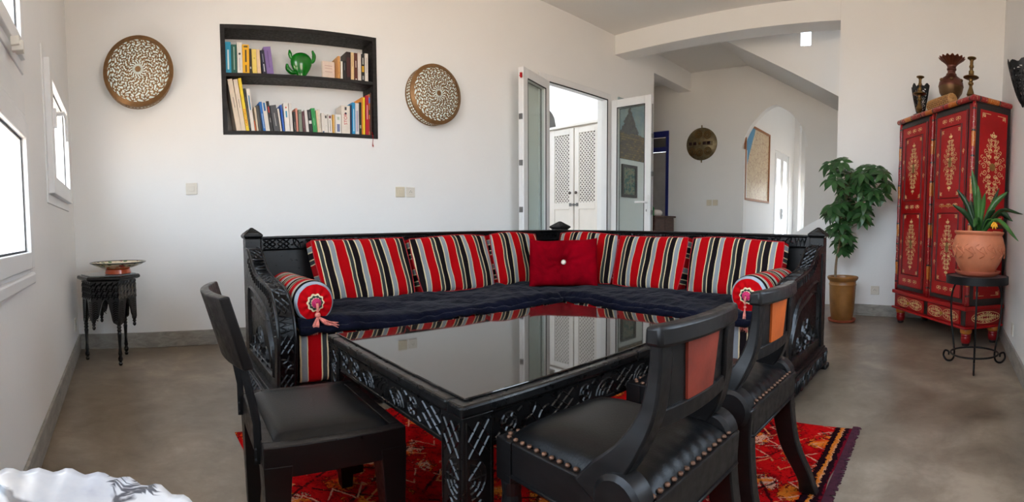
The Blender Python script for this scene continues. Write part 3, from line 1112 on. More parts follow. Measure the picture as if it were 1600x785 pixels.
put_books([
    ('slim tan book behind the cover-forward white one on the upper shelf', 1.419, .019, .175, .6, (208, 150, 86)),
    ('short thin white book between tan and black spines on the upper shelf', 1.442, .015, .136, .6, WHT),
    ('short black hardback on the upper shelf beside the taller black one', 1.460, .028, .141, .6, (24, 24, 30), ('bar', .5, .9, (120, 120, 130), .15)),
    ('tall thick black and maroon book on the upper shelf', 1.488, .038, .214, .6, (38, 22, 24), ('bar', .1, .8, (70, 30, 34), .8)),
    ('cream book with a faint spine right of the tall black one', 1.526, .031, .217, .6, (234, 202, 150), ('bar', .5, .9, (180, 140, 100), .12)),
    ('reddish brown book with white spine lettering on the upper shelf', 1.558, .029, .215, .2, (92, 46, 34), ('bar', .48, .72, (226, 214, 200), .24), ('dot', .06, .2, WHT)),
    ('plain off-white paperback between the brown and the black book', 1.586, .029, .220, .2, (226, 212, 200)),
    ('black paperback with a yellow block on its spine on the upper shelf', 1.615, .028, .211, .3, BKC, ('bar', .34, .56, (214, 164, 40), .7), ('bar', .62, .86, (200, 196, 190), .3), ('bar', .06, .2, (150, 150, 150), .5)),
    ('white paperback with faint spine text, last on the right of the upper shelf', 1.645, .030, .219, .6, (224, 216, 206), ('bar', .3, .86, (140, 120, 110), .12)),
], ZS, 'books on the upper shelf of the wall niche')
t = thing('book', 'pale book standing with its cover facing out on the upper shelf', 'book', (1.306, YB + 0.055, ZS + 0.0008), 0.10, 'books on the upper shelf of the wall niche')
MB().box((0, 0, 0), (0.104, 0.002, 0.141)).box((0, 0.014, 0), (0.104, 0.016, 0.141)).build('cover', book_mat((226, 206, 192)), t)
MB().box((0.001, 0.002, 0.002), (0.103, 0.014, 0.139)).build('pages', PAGES, t)
for k, zz in enumerate((0.06, 0.085, 0.105)):
    MB().box((0.02, -0.0005, zz), (0.084, 0, zz + 0.005)).build('cover_line', book_mat((196, 160, 150)), t)
put_books([
    ('tall cream volume leaning left, first on the lower shelf', .617, .037, .376, -8.8, (224, 206, 184), ('bar', .45, .65, (90, 80, 76), .1)),
    ('tall cream volume beside the yellow-spined one on the lower shelf', .654, .033, .376, -7.9, (226, 208, 186), ('bar', .45, .62, (90, 80, 76), .1)),
    ('tall yellow book with CABOTAGE in red on its spine', .688, .024, .384, -7.4, (240, 208, 40), ('CABOTAGE', .024, .26, (214, 50, 20))),
    ('slim black book right of the CABOTAGE volume', .712, .016, .312, -6.6, (30, 28, 30), ('bar', .08, .8, (120, 120, 120), .2)),
    ('white book with blue spine lettering right of the slim black one', .728, .027, .310, -5.8, (226, 218, 208), ('bar', .5, .84, (60, 130, 168), .34)),
    ('tiny orange booklet low on the lower shelf', .757, .009, .080, -5.6, (206, 104, 52)),
    ('slim beige paperback behind the tiny orange booklet', .768, .014, .176, -5.6, (206, 190, 166)),
    ('slim dark grey paperback left of the bright blue one', .783, .017, .188, -5.8, (74, 74, 70)),
    ('thin charcoal book touching the bright blue one', .803, .012, .190, -6.4, (40, 42, 50)),
    ('bright blue book leaning left on the lower shelf', .815, .021, .216, -7.0, (16, 104, 184), ('bar', .1, .6, (190, 214, 230), .2)),
    ('white thick paperback between the bright blue and the red-lettered black book', .838, .033, .214, -7.2, (222, 216, 206), ('bar', .7, .98, (40, 110, 170), .5)),
    ('black book with red spine lettering on the lower shelf', .872, .023, .222, -8.0, (32, 28, 30), ('bar', .62, .82, (190, 40, 36), .4), ('bar', .3, .45, (160, 160, 160), .2)),
    ('thick slate grey book leaning left on the lower shelf', .899, .046, .192, -7.6, (72, 72, 76), ('bar', .2, .7, (170, 170, 170), .14)),
    ('thin white book right of the thick slate grey one', .948, .015, .170, -6.6, (216, 206, 196)),
    ('blue and black spined paperback in the lower row', .970, .014, .198, -5.8, (36, 92, 184)),
    ('thick white paperback with cyan spine letters on the lower shelf', .988, .038, .216, -3.0, (230, 226, 220), ('bar', .5, .72, (30, 150, 190), .3), ('dot', .84, .18, (200, 90, 60))),
    ('plain white book beside the one with cyan letters', 1.028, .022, .214, -2.8, (220, 214, 208)),
    ('short black book left of the pink one', 1.058, .017, .152, -3.0, (36, 34, 34), ('bar', .1, .5, (160, 150, 140), .2)),
    ('slim salmon pink book on the lower shelf', 1.076, .017, .179, -2.0, (214, 140, 122)),
    ('grey green paperback right of the pink book', 1.096, .026, .168, -2.0, (128, 136, 120), ('dot', .85, .2, (60, 60, 50))),
    ('maroon paperback left of a leaning white one', 1.127, .022, .156, -3.2, (84, 40, 50), ('bar', .2, .8, (140, 100, 104), .2)),
    ('leaning white book between maroon and black ones', 1.150, .023, .168, -4.6, (222, 214, 210)),
    ('black paperback with a white square, left of the green one', 1.176, .028, .169, -5.0, (26, 26, 28), ('bar', .38, .52, (226, 226, 222), .8), ('bar', .62, .9, (120, 120, 120), .16)),
    ('vivid green book in the middle of the lower shelf', 1.208, .033, .184, -5.1, (40, 150, 76), ('bar', .3, .6, (150, 206, 160), .12)),
    ('thin cream book right of the vivid green one', 1.244, .015, .169, -4.8, (230, 208, 172)),
    ('off-white paperback second right of the vivid green book', 1.260, .018, .178, -4.2, (222, 212, 196), ('bar', .2, .6, (150, 140, 130), .1)),
    ('short white paperback with a blue foot on its spine', 1.280, .023, .152, -2.2, (224, 216, 206), ('bar', .02, .1, (40, 90, 140), .5)),
    ('white paperback with a small black figure on its spine', 1.304, .027, .146, -2.0, (226, 220, 212), ('bar', .78, .92, (30, 30, 32), .5), ('dot', .4, .06, (40, 40, 40))),
    ('white book with a dark red square on its spine', 1.335, .031, .147, -1.6, (228, 222, 214), ('bar', .78, .92, (110, 20, 40), .5), ('bar', .1, .7, (90, 90, 100), .14)),
    ('very thin yellow booklet in the lower row', 1.368, .008, .144, -.6, (226, 172, 70)),
    ('thin sand coloured booklet right of the yellow one', 1.377, .010, .144, -.6, (222, 190, 140)),
    ('wide short white book with a small blue title block', 1.388, .048, .146, .2, (226, 222, 216), ('bar', .1, .5, (110, 120, 160), .5), ('bar', .72, .88, (180, 190, 170), .4)),
    ('thick white book with STOP in red on its spine', 1.438, .072, .219, .6, (226, 216, 204), ('STOP', .036, .52, (196, 30, 34)), ('dot', .72, .13, (40, 44, 66)), ('bar', .84, .95, (70, 66, 66), .24)),
    ('thin navy book right of the STOP volume', 1.513, .012, .227, .5, (42, 44, 78)),
    ('light blue book with white lettering right of the STOP volume', 1.528, .027, .248, .6, (40, 146, 200), ('bar', .1, .8, (206, 230, 240), .24)),
    ('white paperback right of the light blue book', 1.557, .031, .246, .6, (222, 216, 212), ('bar', .1, .76, (180, 172, 190), .5)),
    ('dark green and black book left of the orange one', 1.590, .021, .255, .7, (38, 44, 34), ('bar', .2, .3, (170, 176, 150), .6)),
    ('thin orange book near the right end of the lower shelf', 1.613, .010, .296, .6, (232, 144, 40)),
    ('tall yellow book near the right end of the lower shelf', 1.624, .017, .296, .7, (240, 206, 50)),
    ('tall crimson book with white lettering near the right end', 1.643, .027, .310, .8, (180, 20, 44), ('bar', .4, .76, (226, 180, 184), .24)),
    ('tall multicoloured book second from the right end of the lower shelf', 1.672, .014, .326, .9, (190, 120, 60), ('bar', .78, .92, (70, 140, 210), .9), ('bar', .5, .62, (70, 90, 40), .9), ('bar', .1, .4, (150, 60, 40), .9)),
    ('tall dark brown book, last on the right of the lower shelf', 1.688, .013, .338, .6, (70, 46, 40)),
], NZ0 + 0.028, 'books on the lower shelf of the wall niche')
tag(MB().tube(bez([(1.690, YB - 0.002, 1.585), (1.690, YB - 0.014, 1.562), (1.692, YB - 0.015, 1.53), (1.690, YB - 0.014, 1.49), (1.693, YB - 0.014, 1.466)], 4), [0.0022] * 13 + [0.0035, 0.005, 0.004, 0.002], 6).build('bookmark_ribbon', CLOTHRED),
    'red bookmark cord hanging below the right end of the shelf', 'bookmark')
# green cactus ornament
k = thing('cactus_ornament', 'shiny green cactus ornament with three arms on the upper shelf', 'ornament', (1.145, YB + 0.085, ZS), 0)
mb = MB()
prof = []
for zc, r in ((0.0, .024), (.006, .030), (.02, .033), (.045, .050), (.075, .070), (.105, .083), (.130, .086), (.155, .080), (.175, .066), (.190, .044), (.197, .022), (.199, .004)):
    prof.append((r, zc))
mb.lathe(prof, 24, Matrix.Diagonal((1, 0.5, 1, 1)))
mb.build('body', GREEN, k, smooth=True)
for pts, rr in (([(-.045, 0, .045), (-.082, 0, .048), (-.108, 0, .072), (-.114, -.002, .098)], (.014, .017, .019, .012)),
                ([(-.066, 0, .150), (-.082, 0, .160), (-.088, 0, .185), (-.091, 0, .206)], (.012, .013, .016, .009)),
                ([(.070, 0, .130), (.096, 0, .142), (.104, 0, .18), (.094, 0, .214)], (.013, .015, .017, .009))):
    p = bez(pts, 6)
    n_ = len(p)
    rs = [rr[min(3, int(i / (n_ - 1) * 3))] * (1 - f_) + rr[min(3, int(i / (n_ - 1) * 3) + 1)] * f_ for i, f_ in [(i, (i / (n_ - 1) * 3) % 1) for i in range(n_)]]
    mb = MB().tube(p, rs, 10)
    mb.ball(p[-1], rs[-1] * 0.98, 10)
    mb.build('arm', GREEN, k, smooth=True)

# ------------------------------------------------------------------ pierced brass wall lamps
LGLOW = NT('lit_milk_glass').pbr((0.8, 0.85, 0.8, 1), 0.3, 0, emit=(0.86, 1.0, 0.90, 1), emit_s=0.36)
LBULB = NT('lamp_bulb').pbr((1, 1, 1, 1), 0.3, 0, emit=(1.0, 1.0, 0.96, 1), emit_s=9.0)


def pierced(r, a):
    b = math.cos(16 * a)
    f1 = math.sin(34 * r + 1.2 * b) * math.cos((8 if r < .45 else 16) * a + 1.2 * math.sin(17 * r))
    f2 = math.cos(24 * a) * math.sin(17 * r + .6)
    if r < 0.085: return True
    if r < 0.16: return abs(math.sin(10 * a)) < 0.5
    return abs(f1) < 0.38 or (abs(f2) < 0.10 and r > 0.3)


def make_lamp(x, z, label):
    RL, DP = 0.245, 0.10
    t = thing('wall_lamp', label, 'lamp', (x, YB, z), 0, 'pierced brass wall lamps')
    M = R(PI / 2, 'X')      # local z -> -y (out of the wall)
    dome = lambda u, v: M @ Vector((math.cos(2 * PI * u) * 0.221 * v, math.sin(2 * PI * u) * 0.221 * v, DP + 0.045 * math.sqrt(max(0, 1 - (v * 0.93) ** 2))))
    MB().grid(dome, 312, 66, None, lambda u, v: pierced(v, 2 * PI * u)).build('pierced_shade', LAMPM, t, solid=0.003, smooth=False)
    side = lambda u, v: M @ Vector((math.cos(2 * PI * u) * RL * .985, math.sin(2 * PI * u) * RL * .985, 0.008 + (DP - 0.014) * v))
    MB().grid(side, 216, 12, None, lambda u, v: v < .08 or v > .92 or abs(math.sin(30 * PI * u * 2) * math.cos(v * 9)) < 0.42).build('pierced_band', LAMPM, t, solid=0.003)
    MB().lathe([(0.216, DP + 0.014), (0.220, DP + 0.020), (RL + 0.001, DP + 0.004), (RL + 0.003, DP - 0.010), (RL - 0.006, DP - 0.010), (0.216, DP + 0.006)], 64, M, cap=False).build('rim', LAMPM, t, smooth='auto')
    MB().lathe([(0.235, 0.004), (0.235, 0.075), (0.206, 0.100), (0.150, 0.122), (0.08, 0.132), (0.004, 0.135)], 48, M, cap=False).build('diffuser', LGLOW, t, smooth=True)
    MB().lathe([(0.236, 0.0), (0.236, 0.006)], 48, M).build('back_plate', LAMPM, t)
    return t


lp1 = make_lamp(-0.084, 1.972, 'round pierced brass wall lamp left of the bookshelf')
lp2 = make_lamp(2.235, 1.918, 'round pierced brass wall lamp right of the bookshelf')

# ------------------------------------------------------------------ switches and sockets
def plate(name, label, cat, M, kind, mat=PLATE, group=None, s=0.042):
    t = thing(name, label, cat, tuple(M.translation), 0, group)
    t.rotation_euler = M.to_euler()
    MB().box((-s, -0.009, -s), (s, 0.0, s)).build('plate', mat, t, bevel=0.004)
    if kind == 'switch':
        MB().box((-s * .52, -0.013, -s * .45), (s * .52, -0.008, s * .45)).build('rocker', mat, t, bevel=0.002)
        for q in (-1, 1):
            MB().lathe([(0.0022, -.0095), (0.0022, -0.008)], 8, T(q * s * .78, 0, 0) @ R(-PI / 2, 'X') @ R(PI, 'X') @ T(0, 0, 0.0)).build('screw', DARK, t)
    else:
        mb = MB()
        mb.lathe([(0.0215, 0.009), (0.0200, 0.0098), (0.019, 0.0098)], 24, R(PI / 2, 'X'), cap=True)
        mb.build('socket_well', mat, t, smooth='auto')
        MB().box((-0.011, -0.0106, -0.002), (-0.006, -0.0095, 0.003)).box((0.006, -0.0106, -0.002), (0.011, -0.0095, 0.003)).box((-.002, -.0106, .008), (.002, -.0095, .013)).build('socket_hole', DARK, t)
    return t


BK = lambda x, z: T(x, YB, z)
plate('light_switch', 'cream light switch on the back wall below the left lamp', 'switch', BK(0.266, 1.146), 'switch')
plate('light_switch', 'beige light switch, left one of the pair under the right lamp', 'switch', BK(1.934, 1.114), 'switch', PLATEB)
plate('wall_socket', 'white socket, right one of the pair under the right lamp', 'socket', BK(2.030, 1.114), 'socket')
plate('wall_socket', 'white wall socket above the skirting beside the plant pot', 'socket', T(XR, 0.572, 0.252) @ R(-PI / 2, 'Z'), 'socket')
plate('wall_socket', 'white socket low on the right-hand wall near the plant stand', 'socket', T(3.23, wf(3.23), 0.213) @ R(AF + PI, 'Z'), 'socket')
plate('wall_socket', 'white socket low on the left wall beside the carved side table', 'socket', T(wl(3.324), 3.324, 0.235) @ R(PI / 2 + AL, 'Z'), 'socket')
plate('light_switch', 'beige switch plate, left of two on the hall wall', 'switch', T(XH, 3.275, 1.177) @ R(-PI / 2, 'Z'), 'switch', PLATEB)
plate('light_switch', 'beige switch plate, right of two on the hall wall', 'switch', T(XH, 3.175, 1.177) @ R(-PI / 2, 'Z'), 'switch', PLATEB)

# ------------------------------------------------------------------ carved corner sofa
sf_ = thing('corner_sofa', 'black carved wooden L-shaped sofa frame standing on the concrete floor', 'sofa', (2.90, 2.72, 0))
SB = dict(parent=sf_, world=True)
BX, BY = 2.93, 2.78          # outer back planes
mb = MB().box((0.56, BY - 0.055, 0.12), (BX - .02, BY - 0.02, 0.72))
mb.build('back_panel', BLACKW, **SB)
MB().box((BX - 0.055, 0.70, 0.12), (BX - 0.02, BY - .06, 0.72)).build('back_panel', BLACKW, **SB)
mb = MB().box((0.575, BY - 0.075, 0.715), (BX - .04, BY - 0.005, 0.785)).box((0.575, BY - 0.085, 0.783), (BX - .04, BY + 0.0, 0.795))
mb.build('top_rail', BLACKW, bevel=0.004, **SB)
mb = MB().box((BX - 0.075, 0.74, 0.715), (BX - 0.005, BY - .09, 0.785)).box((BX - 0.085, 0.74, 0.783), (BX, BY - .09, 0.795))
mb.build('top_rail', BLACKW, bevel=0.004, **SB)
mb = carve(MB(), BX - 0.70, 0.722, 0.780, plane_map((0.585, BY - 0.075, 0), (1, 0, 0), (0, 0, 1), (0, -1, 0)), 0.009, 0.006, 3, (0, 0, 5, 2))
mb.build('rail_carving', BLACKW, **SB)
mb = carve(MB(), BY - 0.90, 0.722, 0.780, plane_map((BX - 0.075, 0.76, 0), (0, 1, 0), (0, 0, 1), (-1, 0, 0)), 0.009, 0.006, 4, (0, 4, 5, 2))
mb.build('rail_carving', BLACKW, **SB)


def post(x, y, s, zt, cap):
    mb = MB().box((x - s, y - s, 0.03), (x + s, y + s, zt))
    mb.build('post', BLACKW, bevel=0.004, **SB)
    c = MB().taper((x, y, zt), (s, s), (x, y, zt + 0.012), (cap, cap)).box((x - cap, y - cap, zt + 0.012), (x + cap, y + cap, zt + 0.022))
    c.taper((x, y, zt + 0.022), (cap, cap), (x, y, zt + 0.062), (cap * .12, cap * .12))
    f = c.build('finial', BLACKW, bevel=0.003, **SB)
    k = MB()
    for ang in range(4):
        M = T(x, y, 0) @ R(ang * PI / 2, 'Z')
        g = lambda a, b, h, M=M: M @ Vector((a, -cap + (b - zt - .022) * (cap * .88 / .04) - h * .7, b + h * .5))
        ridge(k, [(-cap * .62, zt + .028), (0, zt + .05), (cap * .62, zt + .028)], .005, .003, g, True)
    k.build('finial_carving', BLACKW, **SB)


post(0.53, BY - 0.045, 0.043, 0.785, 0.054)
post(2.895, 0.70, 0.043, 0.780, 0.054)
post(BX - 0.025, BY - 0.03, 0.048, 0.800, 0.062)


def arm(Mw, seed):
    """arm built in a frame: local x = outwards from the seat, local y from the back post (0) to the front, z up"""
    TH = 0.088
    top = bez([(0, 0, .735), (0, .10, .722), (0, .20, .655), (0, .30, .612), (0, .48, .590), (0, .60, .565), (0, .685, .49), (0, .722, .39), (0, .715, .27), (0, .69, .13)], 4)
    prof = [(p.y, p.z) for p in top]
    poly = [(0.0, 0.13)] + prof
    Q = Mw @ Matrix(((0, 1, 0, 0), (1, 0, 0, 0), (0, 0, 1, 0), (0, 0, 0, 1)))   # prism local (x,z)->(y,z), extrude along x
    MB().prism(poly, TH * 0.72, Q @ T(0, TH * 0.14, 0)).build('arm_panel', BLACKW, **SB)
    # the thick band that follows the curve
    mb = MB()
    n = len(top)
    V = []
    for i, p in enumerate(top):
        tg = (top[min(i + 1, n - 1)] - top[max(i - 1, 0)]).normalized()
        nr = Vector((0, -tg.z, tg.y))
        if nr.z < 0 and i < 3: nr = -nr
        q = p - nr * 0.045
        V += [Mw @ Vector((0, p.y, p.z)), Mw @ Vector((TH, p.y, p.z)), Mw @ Vector((TH, q.y, q.z)), Mw @ Vector((0, q.y, q.z))]
    F = []
    for i in range(n - 1):
        for k in range(4):
            l = (k + 1) % 4
            F.append((4 * i + k, 4 * i + l, 4 * i + 4 + l, 4 * i + 4 + k))
    F += [(0, 1, 2, 3), tuple(4 * (n - 1) + k for k in (3, 2, 1, 0))]
    mb.add(V, F)
    mb.build('arm_band', BLACKW, bevel=0.004, **SB)
    f, L = path_map([Mw @ p for p in top], Mw.to_3x3() @ Vector((1, 0, 0)), 1)
    mid = f(L * .4, 0.04, 1.0) - f(L * .4, 0.04, 0.0)
    fl = 1 if mid.z > 0 else -1
    g = lambda s, t_, h: f(s, t_, h * fl)
    carve(MB(), L * 0.985, 0.012, TH - 0.012, g, 0.009, 0.005, seed, (0, 5, 1, 4, 0)).build('band_carving', BLACKW, **SB)
    # outer face: a moulded arch with a carved medallion, dentils along the curve
    o = lambda a, b, h: Mw @ Vector((TH * 0.86 + h, a, b))
    c = MB()
    for k_, (ins, w_) in enumerate(((0.075, 0.016), (0.125, 0.013))):
        pl = bez([(0.055 + ins * .3, 0.15 + ins * .6, 0), (0.055 + ins * .3, 0.60 - ins * 1.4, 0), (0.16, 0.60 - ins * .95, 0), (0.34, 0.575 - ins, 0), (0.50, 0.53 - ins, 0), (0.60, 0.42 - ins, 0), (0.665 - ins * .6, 0.30 - ins * .4, 0), (0.66 - ins * .6, 0.15 + ins * .6, 0)], 5)
        ridge(c, [(p.x, p.y) for p in pl], w_, 0.012, o, True)
    for r_ in (0.085, 0.055, 0.026):
        ridge(c, arc(0.33, 0.275, r_, 0, 2 * PI, 18)[:-1], 0.012, 0.009, o, True)
    for a_ in range(8):
        ridge(c, [(0.33 + 0.03 * math.cos(a_ * PI / 4), 0.275 + 0.03 * math.sin(a_ * PI / 4)), (0.33 + 0.082 * math.cos(a_ * PI / 4 + .3), 0.275 + 0.082 * math.sin(a_ * PI / 4 + .3))], 0.010, 0.008, o)
    for q in ((0.20, 0.245), (0.46, 0.245)):
        for r_ in (0.045, 0.022):
            ridge(c, arc(q[0], q[1], r_, 0, 2 * PI, 12)[:-1], 0.010, 0.008, o, True)
    for i in range(6, n - 8, 1):
        p = top[i]
        tg = (top[i + 1] - top[i - 1]).normalized()
        nr = Vector((0, -tg.z, tg.y))
        if nr.z > 0: nr = -nr
        a_, b_ = p + nr * 0.008, p + nr * 0.040
        ridge(c, [(a_.y, a_.z), (b_.y, b_.z)], 0.010, 0.006, lambda s, t_, h: Mw @ Vector((TH + h, s, t_)))
    c.build('arm_carving', BLACKW, **SB)
    # plinth with carved face and feet
    MB().box((-0.02, -0.06, 0.028), (TH + 0.025, 0.735, 0.118), Mw).box((-0.012, -0.05, 0.118), (TH + 0.015, 0.725, 0.134), Mw).build('plinth', BLACKW, bevel=0.005, **SB)
    o2 = plane_map(Mw @ Vector((TH + 0.025, -0.05, 0)), Mw.to_3x3() @ Vector((0, 1, 0)), (0, 0, 1), Mw.to_3x3() @ Vector((1, 0, 0)))
    cc = carve(MB(), 0.77, 0.040, 0.108, o2, 0.008, 0.005, seed + 5, (4, 0, 5))
    o3 = plane_map(Mw @ Vector((-0.02, 0.735, 0)), Mw.to_3x3() @ Vector((1, 0, 0)), (0, 0, 1), Mw.to_3x3() @ Vector((0, 1, 0)))
    carve(cc, TH + 0.04, 0.040, 0.108, o3, 0.008, 0.005, seed + 6, (4, 0))
    cc.build('plinth_carving', BLACKW, **SB)
    for y_ in (-0.065, 0.665):
        MB().box((-0.025, y_, 0.0), (TH + 0.04, y_ + 0.085, 0.030), Mw).build('foot', BLACKW, bevel=0.008, **SB)


# left arm: outwards = -x, front = -y ; right arm: outwards = -y, front = -x
arm(Matrix(((-1, 0, 0, 0.562), (0, -1, 0, 2.69), (0, 0, 1, 0), (0, 0, 0, 1))), 11)
arm(Matrix(((0, -1, 0, 2.85), (-1, 0, 0, 0.742), (0, 0, 1, 0), (0, 0, 0, 1))), 23)
MB().box((0.57, 2.06, 0.03), (2.16, 2.09, 0.155)).build('front_board', BLACKW, **SB)
MB().box((2.16, 0.75, 0.03), (2.19, 2.09, 0.155)).build('front_board', BLACKW, **SB)


# mattresses
def soft_box(lo, hi, r, bul=0.0, n=14):
    """rounded, slightly bulging block"""
    mb = MB()
    x0, y0, z0 = lo
    x1, y1, z1 = hi
    c = Vector(((x0 + x1) / 2, (y0 + y1) / 2, (z0 + z1) / 2))
    h = Vector(((x1 - x0) / 2, (y1 - y0) / 2, (z1 - z0) / 2))

    def warp(p):
        q = Vector(p)
        inner = Vector([max(-h[i] + r, min(h[i] - r, q[i] * h[i])) for i in range(3)])
        d = Vector([q[i] * h[i] - inner[i] for i in range(3)])
        out = inner + (d.normalized() * r if d.length > 1e-9 else Vector())
        for i in range(3):
            if abs(q[i]) > 0.999 and bul:
                a, b = [q[j] for j in range(3) if j != i]
                out[i] += math.copysign(bul * (1 - a * a) * (1 - b * b), q[i])
        return c + out
    lin = [-1 + 2 * i / n for i in range(n + 1)]
    ed = [-1, -1 + .25 / n, -1 + 0.8 / n] + lin[1:-1] + [1 - .8 / n, 1 - .25 / n, 1]
    for ax in range(3):
        for sgn in (-1, 1):
            m = len(ed)
            v = []
            for b in ed:
                for a in ed:
                    p = [0, 0, 0]
                    p[ax] = sgn
                    p[(ax + 1) % 3] = a
                    p[(ax + 2) % 3] = b
                    v.append(warp(p))
            f = [(j * m + i, j * m + i + 1, (j + 1) * m + i + 1, (j + 1) * m + i) for j in range(m - 1) for i in range(m - 1)]
            mb.add(v, f)
    return mb


def weld(o):
    bm = bmesh.new()
    bm.from_mesh(o.data)
    bmesh.ops.remove_doubles(bm, verts=bm.verts, dist=2e-4)
    bmesh.ops.recalc_face_normals(bm, faces=bm.faces)
    bm.to_mesh(o.data)
    bm.free()
    return o


tag(weld(soft_box((0.575, 2.035, 0.158), (2.87, 2.715, 0.398), 0.03, 0.006).build('sofa_mattress', STRM, smooth=True)), 'red and black striped seat mattress of the left sofa run', 'mattress', 'striped sofa mattresses')
tag(weld(soft_box((2.135, 0.752, 0.158), (2.87, 2.028, 0.398), 0.03, 0.006).build('sofa_mattress', STRMY, smooth=True)), 'red and black striped seat mattress of the right sofa run', 'mattress', 'striped sofa mattresses')


def quilt(label, A, u, v, L, D, seed, rot):
    """thin velvet quilt: A back-left corner, u along, v towards the front edge"""
    A, u, v = Vector(A), Vector(u), Vector(v)
    r = random.Random(seed)
    ph = [r.uniform(0, 6) for _ in range(8)]

    def fn(a, b):
        s, t = a * L, b * (D + 0.045)
        fy = 0.012 * math.sin(3.1 * s + ph[0]) + 0.008 * math.sin(7.3 * s + ph[1])
        z = 0.012 + 0.007 * math.sin(5 * s + 4 * t + ph[2]) + 0.006 * math.sin(11 * s - 9 * t + ph[3]) + 0.004 * math.sin(23 * t + 2 * math.sin(6 * s) + ph[4])
        z += 0.006 * abs(math.sin(20 * t + 3 * math.sin(4 * s + ph[5]) + math.sin(9 * s))) ** 0.6 + 0.002 * math.sin(70 * s + 20 * t)
        y = t
        if t > D - 0.02:
            k = (t - D + 0.02) / 0.065
            y = D - 0.02 + 0.036 * math.sin(min(1, k) * PI / 2) + fy
            z -= 0.040 * (1 - math.cos(min(1, k) * PI / 2))
        else:
            y += fy * (t / D) ** 3
        return A + u * s + v * y + Vector((0, 0, z + 0.012))
    t_ = thing('velvet_quilt', label, 'quilt', (A.x, A.y, A.z), 0, 'navy seat quilts')
    o = MB().grid(fn, 90, 46).build('quilt_top', NAVY, t_, smooth=True, world=True)
    m = o.modifiers.new('thick', 'SOLIDIFY')
    m.thickness = 0.012
    m.offset = 1 if o.data.polygons[len(o.data.polygons) // 3].normal.z < 0 else -1
    hem = [fn(i / 90, 1.0) + Vector((0, 0, 0.0)) for i in range(91)]
    MB().tube(hem, [0.017 + 0.003 * math.sin(i * .9) for i in range(91)], 8).build('hem', NAVY, t_, smooth=True, world=True)


quilt('navy velvet quilt covering the left run of the sofa seat', (0.585, 2.705, 0.406), (1, 0, 0), (0, -1, 0), 1.52, 0.70, 5, 0)
quilt('navy velvet quilt covering the right run of the sofa seat', (2.86, 2.66, 0.406), (0, -1, 0), (-1, 0, 0), 1.88, 0.725, 9, 0)


# cushions
def cushion_mesh(w, h, t, gus=0.55, seed=0, tuft=False, N=22):
    r = random.Random(seed)
    ph = [r.uniform(0, 6) for _ in range(6)]
    mb = MB()
    idx = {}
    V, F = [], []

    def P(u, v, s):
        x = w / 2 * u * (1 - 0.035 * v * v)
        z = h / 2 * v * (1 - 0.05 * u * u) + h / 2
        pr = max(0, (1 - abs(u) ** 3.2) * (1 - abs(v) ** 3.2)) ** 0.5
        y = t / 2 * (gus + (1 - gus) * pr)
        y += 0.004 * pr * (math.sin(4 * u + 3 * v + ph[0]) + 0.6 * math.sin(9 * u - 5 * v + ph[1]))
        z += 0.006 * math.sin(2.5 * u + ph[2]) * (v if v > 0 else 0)
        if tuft:
            d = math.hypot(u * 1.15, v)
            an = math.atan2(v, u * 1.15)
            y -= 0.052 * math.exp(-(d / 0.20) ** 2)
            y += 0.010 * math.exp(-((d - 0.32) / 0.25) ** 2) * math.cos(9 * an + 1) * (0.6 + 0.4 * math.sin(2 * an))
            y -= 0.016 * math.exp(-(u / 0.05) ** 2) * (1 - abs(v)) + 0.010 * math.exp(-((u - .16 - .2 * v) / 0.05) ** 2) * (1 - abs(v)) * (v > 0)
            y += 0.004 * math.sin(11 * u + 4 * v) * pr
            x *= 1 + 0.05 * abs(v) ** 3
            z += 0.03 * (abs(u) ** 3) * (1 if v > 0 else -0.6)
        return (x, s * y, z)
    n = N
    for s in (-1, 1):
        for j in range(n + 1):
            for i in range(n + 1):
                u, v = -1 + 2 * i / n, -1 + 2 * j / n
                u, v = math.sin(u * PI / 2) * .3 + u * .7, math.sin(v * PI / 2) * .3 + v * .7
                idx[(s, i, j)] = len(V)
                V.append(P(u, v, s))
        for j in range(n):
            for i in range(n):
                q = (idx[(s, i, j)], idx[(s, i + 1, j)], idx[(s, i + 1, j + 1)], idx[(s, i, j + 1)])
                F.append(q if s < 0 else q[::-1])
    ring = [(i, 0) for i in range(n)] + [(n, j) for j in range(n)] + [(i, n) for i in range(n, 0, -1)] + [(0, j) for j in range(n, 0, -1)]
    mb.add(V, F)
    edge = [V[idx[(-1, *a)]] for a in ring]
    gs = MB()
    back = [V[idx[(1, *a)]] for a in ring]
    m = len(ring)
    gs.add(edge + back, [((i + 1) % m, i, m + i, m + (i + 1) % m) for i in range(m)])
    return mb, edge, gs


PIPE = simple('cushion_piping', C(150, 20, 28), 0.85, 0, 0.3, 90)


def cushion(label, loc, rz, tilt, w, h, t, mat, seed, group='striped back cushions', gus=0.6, sh=0.0):
    th = thing('back_cushion', label, 'cushion', loc, rz, group)
    th.rotation_euler = (-tilt, 0, rz)
    mb, edge, gs = cushion_mesh(w, h, t, gus, seed)
    # the cushions have slumped: the foot sits a little aside of the top
    lean = lambda p: (p[0] * (1 - 0.05 * (1 - p[2] / h)) + sh * (1 - p[2] / h), p[1], p[2])
    mb.v, edge, gs.v = [lean(p) for p in mb.v], [lean(p) for p in edge], [lean(p) for p in gs.v]
    gs.build('gusset', STRZ, th, smooth='auto')
    o = mb.build('cover', mat, th, smooth='auto')
    MB().tube(edge + edge[:2], 0.0035, 5).build('piping', PIPE, th, smooth=True)
    return th


CZ = 0.418
stripe_sets = {}


def strip(off, sh=0.0):
    return m_stripes('striped_cloth_%d' % round(off * 1000), 0, 0.165, off, sh)


